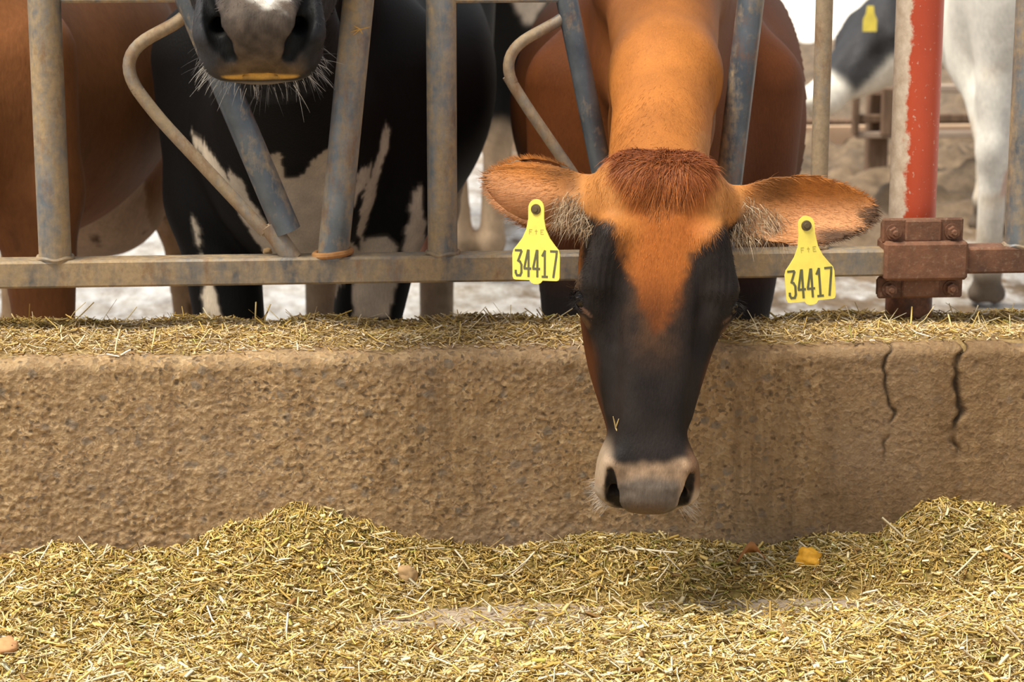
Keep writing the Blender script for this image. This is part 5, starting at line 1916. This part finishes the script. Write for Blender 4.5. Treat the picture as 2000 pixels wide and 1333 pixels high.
def dry_leaf():
    c = atz(1462, 1105, .035)
    vs, fs = [], []
    for i in range(9):
        t = i / 8
        w = .013 * math.sin(math.pi * min(1, t * .92 + .06)) + .001
        for k, s_ in enumerate((-1, -.5, 0, .5, 1)):
            vs.append(c + V(-.02 + .05 * t, .01 * t + s_ * w * .7, .004 + .020 * math.sin(t * 3) + abs(s_) * w * .8 + .003 * math.sin(9 * t + 3 * s_)))
    for i in range(8):
        for k in range(4):
            a = i * 5 + k
            fs.append((a, a + 1, a + 6, a + 5))
    o = mesh_obj('dry_leaf', vs, fs, simple('dry_leaf', (.45, .20, .07), .8, .2))
    m = o.modifiers.new('t', 'SOLIDIFY'); m.thickness = .0007
    thing(o, 'curled reddish brown dry leaf lying in the feed', 'leaf')


dry_leaf()


def straw_wisp():
    c = at(703, 57, YF - .031)
    b = MB()
    for dx, dz in ((-.016, -.004), (.017, .004), (-.012, -.010), (.012, .003), (.004, -.008), (-.010, .006)):
        b.tube([c, c + V(dx * .6, -.003, dz * .6), c + V(dx, -.001, dz)], [.0012, .001, .0005], 6)
    o = b.build('straw_wisp', simple('wisp', (.55, .33, .10), .8, .2))
    thing(o, 'tiny wisp of straw stuck on the upright slanted bar', 'straw')


straw_wisp()


def nose_straw():
    q = V(-.058, -.030, .432)
    c = bhd.O + bhd.S * (bhd.R @ q)
    N = (bv - c); i = np.argmin((N ** 2).sum(1)); c = bv[i] + bn[i] * .002
    b = MB()
    for dx, dz in ((.004, .016), (-.005, .020), (.006, -.014)):
        b.tube([c, c + V(dx * .6, -.004, dz * .6), c + V(dx, -.006, dz)], [.0012, .001, .0006], 6)
    o = b.build('straw_wisp', simple('straw_bit', (.62, .46, .20), .8, .2))
    thing(o, 'bit of straw stuck on the dark face just above the muzzle', 'straw')


nose_straw()
# ================================================================== yard beyond
M_WOOD = Mat('weathered_wood', rough=.9, spec=.2)
M_WOOD.base(M_WOOD.ramp(M_WOOD.noise(9, 6, .7, M_WOOD.coord((4, 4, .5))), [(.3, (.10, .062, .04)), (.7, (.26, .17, .115))]))
M_WOOD_PALE = Mat('grey_plank', rough=.9, spec=.2)
M_WOOD_PALE.base(M_WOOD_PALE.ramp(M_WOOD_PALE.noise(9, 6, .7, M_WOOD_PALE.coord((.5, 4, 4))), [(.3, (.30, .22, .17)), (.7, (.52, .42, .34))]))


def yard_fence():
    Y = 9.45
    root = empty('timber_fence', (at(1710, 370, Y)[0], Y, Z_BARN))
    thing(root, 'dark weathered timber post and rail fence in the yard behind the red post', 'fence')
    for px, w, top in ((1711, .085, 178), (2060, .09, 160), (2420, .09, 160)):
        x = at(px, 300, Y)[0]
        zt = at(px, top, Y)[2]
        b = MB(); b.box((x, Y, (zt + Z_BARN - .05) / 2), (w, w, zt - Z_BARN + .05), bev=.01)
        b.build('post', M_WOOD.m, root, True, 30)
    x = at(1668, 250, Y - .06)[0]
    z0, z1 = at(1668, 262, Y - .06)[2], at(1668, 170, Y - .06)[2]
    b = MB(); b.box((x, Y - .08, (z0 + z1) / 2), (.026, .04, z1 - z0), bev=.004); b.build('batten', M_WOOD.m, root, True, 30)
    x2 = at(1728, 250, Y - .06)[0]
    b = MB(); b.box((x2, Y - .10, (z0 + z1) / 2), (.05, .04, z1 - z0), bev=.004); b.build('batten', M_WOOD.m, root, True, 30)
    x0, x1 = at(1664, 250, Y)[0], at(2500, 250, Y)[0]
    for py, h, mat in ((174, .032, M_WOOD_PALE.m), (232, .034, M_WOOD.m), (264, .028, M_WOOD_PALE.m)):
        z = at(1700, py, Y - .07)[2]
        b = MB(); b.box(((x0 + x1) / 2, Y - .065, z), (x1 - x0, .03, h), bev=.005)
        b.build('rail', mat, root, True, 30)


yard_fence()


def low_wall():
    Y = 10.6
    zt, zb = at(1650, 243, Y)[2], Z_BARN - .1
    m = Mat('peach_plaster', rough=.9, spec=.2)
    m.base(m.ramp(m.noise(3, 5, .6), [(.3, (.66, .46, .31)), (.7, (.80, .60, .44))]))
    b = MB(); b.box((6.0, Y + .1, (zt + zb) / 2), (12, .2, zt - zb), bev=.01)
    o = b.build('wall_yard', m.m, None, True, 30)
    thing(o, 'low peach coloured yard wall in sunlight', kind='structure')
    root = empty('pipe_rail', (2.0, Y - .1, 0))
    thing(root, 'thin dark pipe rail running along the low peach yard wall', 'rail')
    for py, r in ((239, .016), (308, .012)):
        z = at(1650, py, Y - .05)[2]
        b = MB(); b.tube([(0, Y - .03, z), (8, Y - .03, z)], r, 12); b.build('pipe', M_WOOD.m, root)


low_wall()
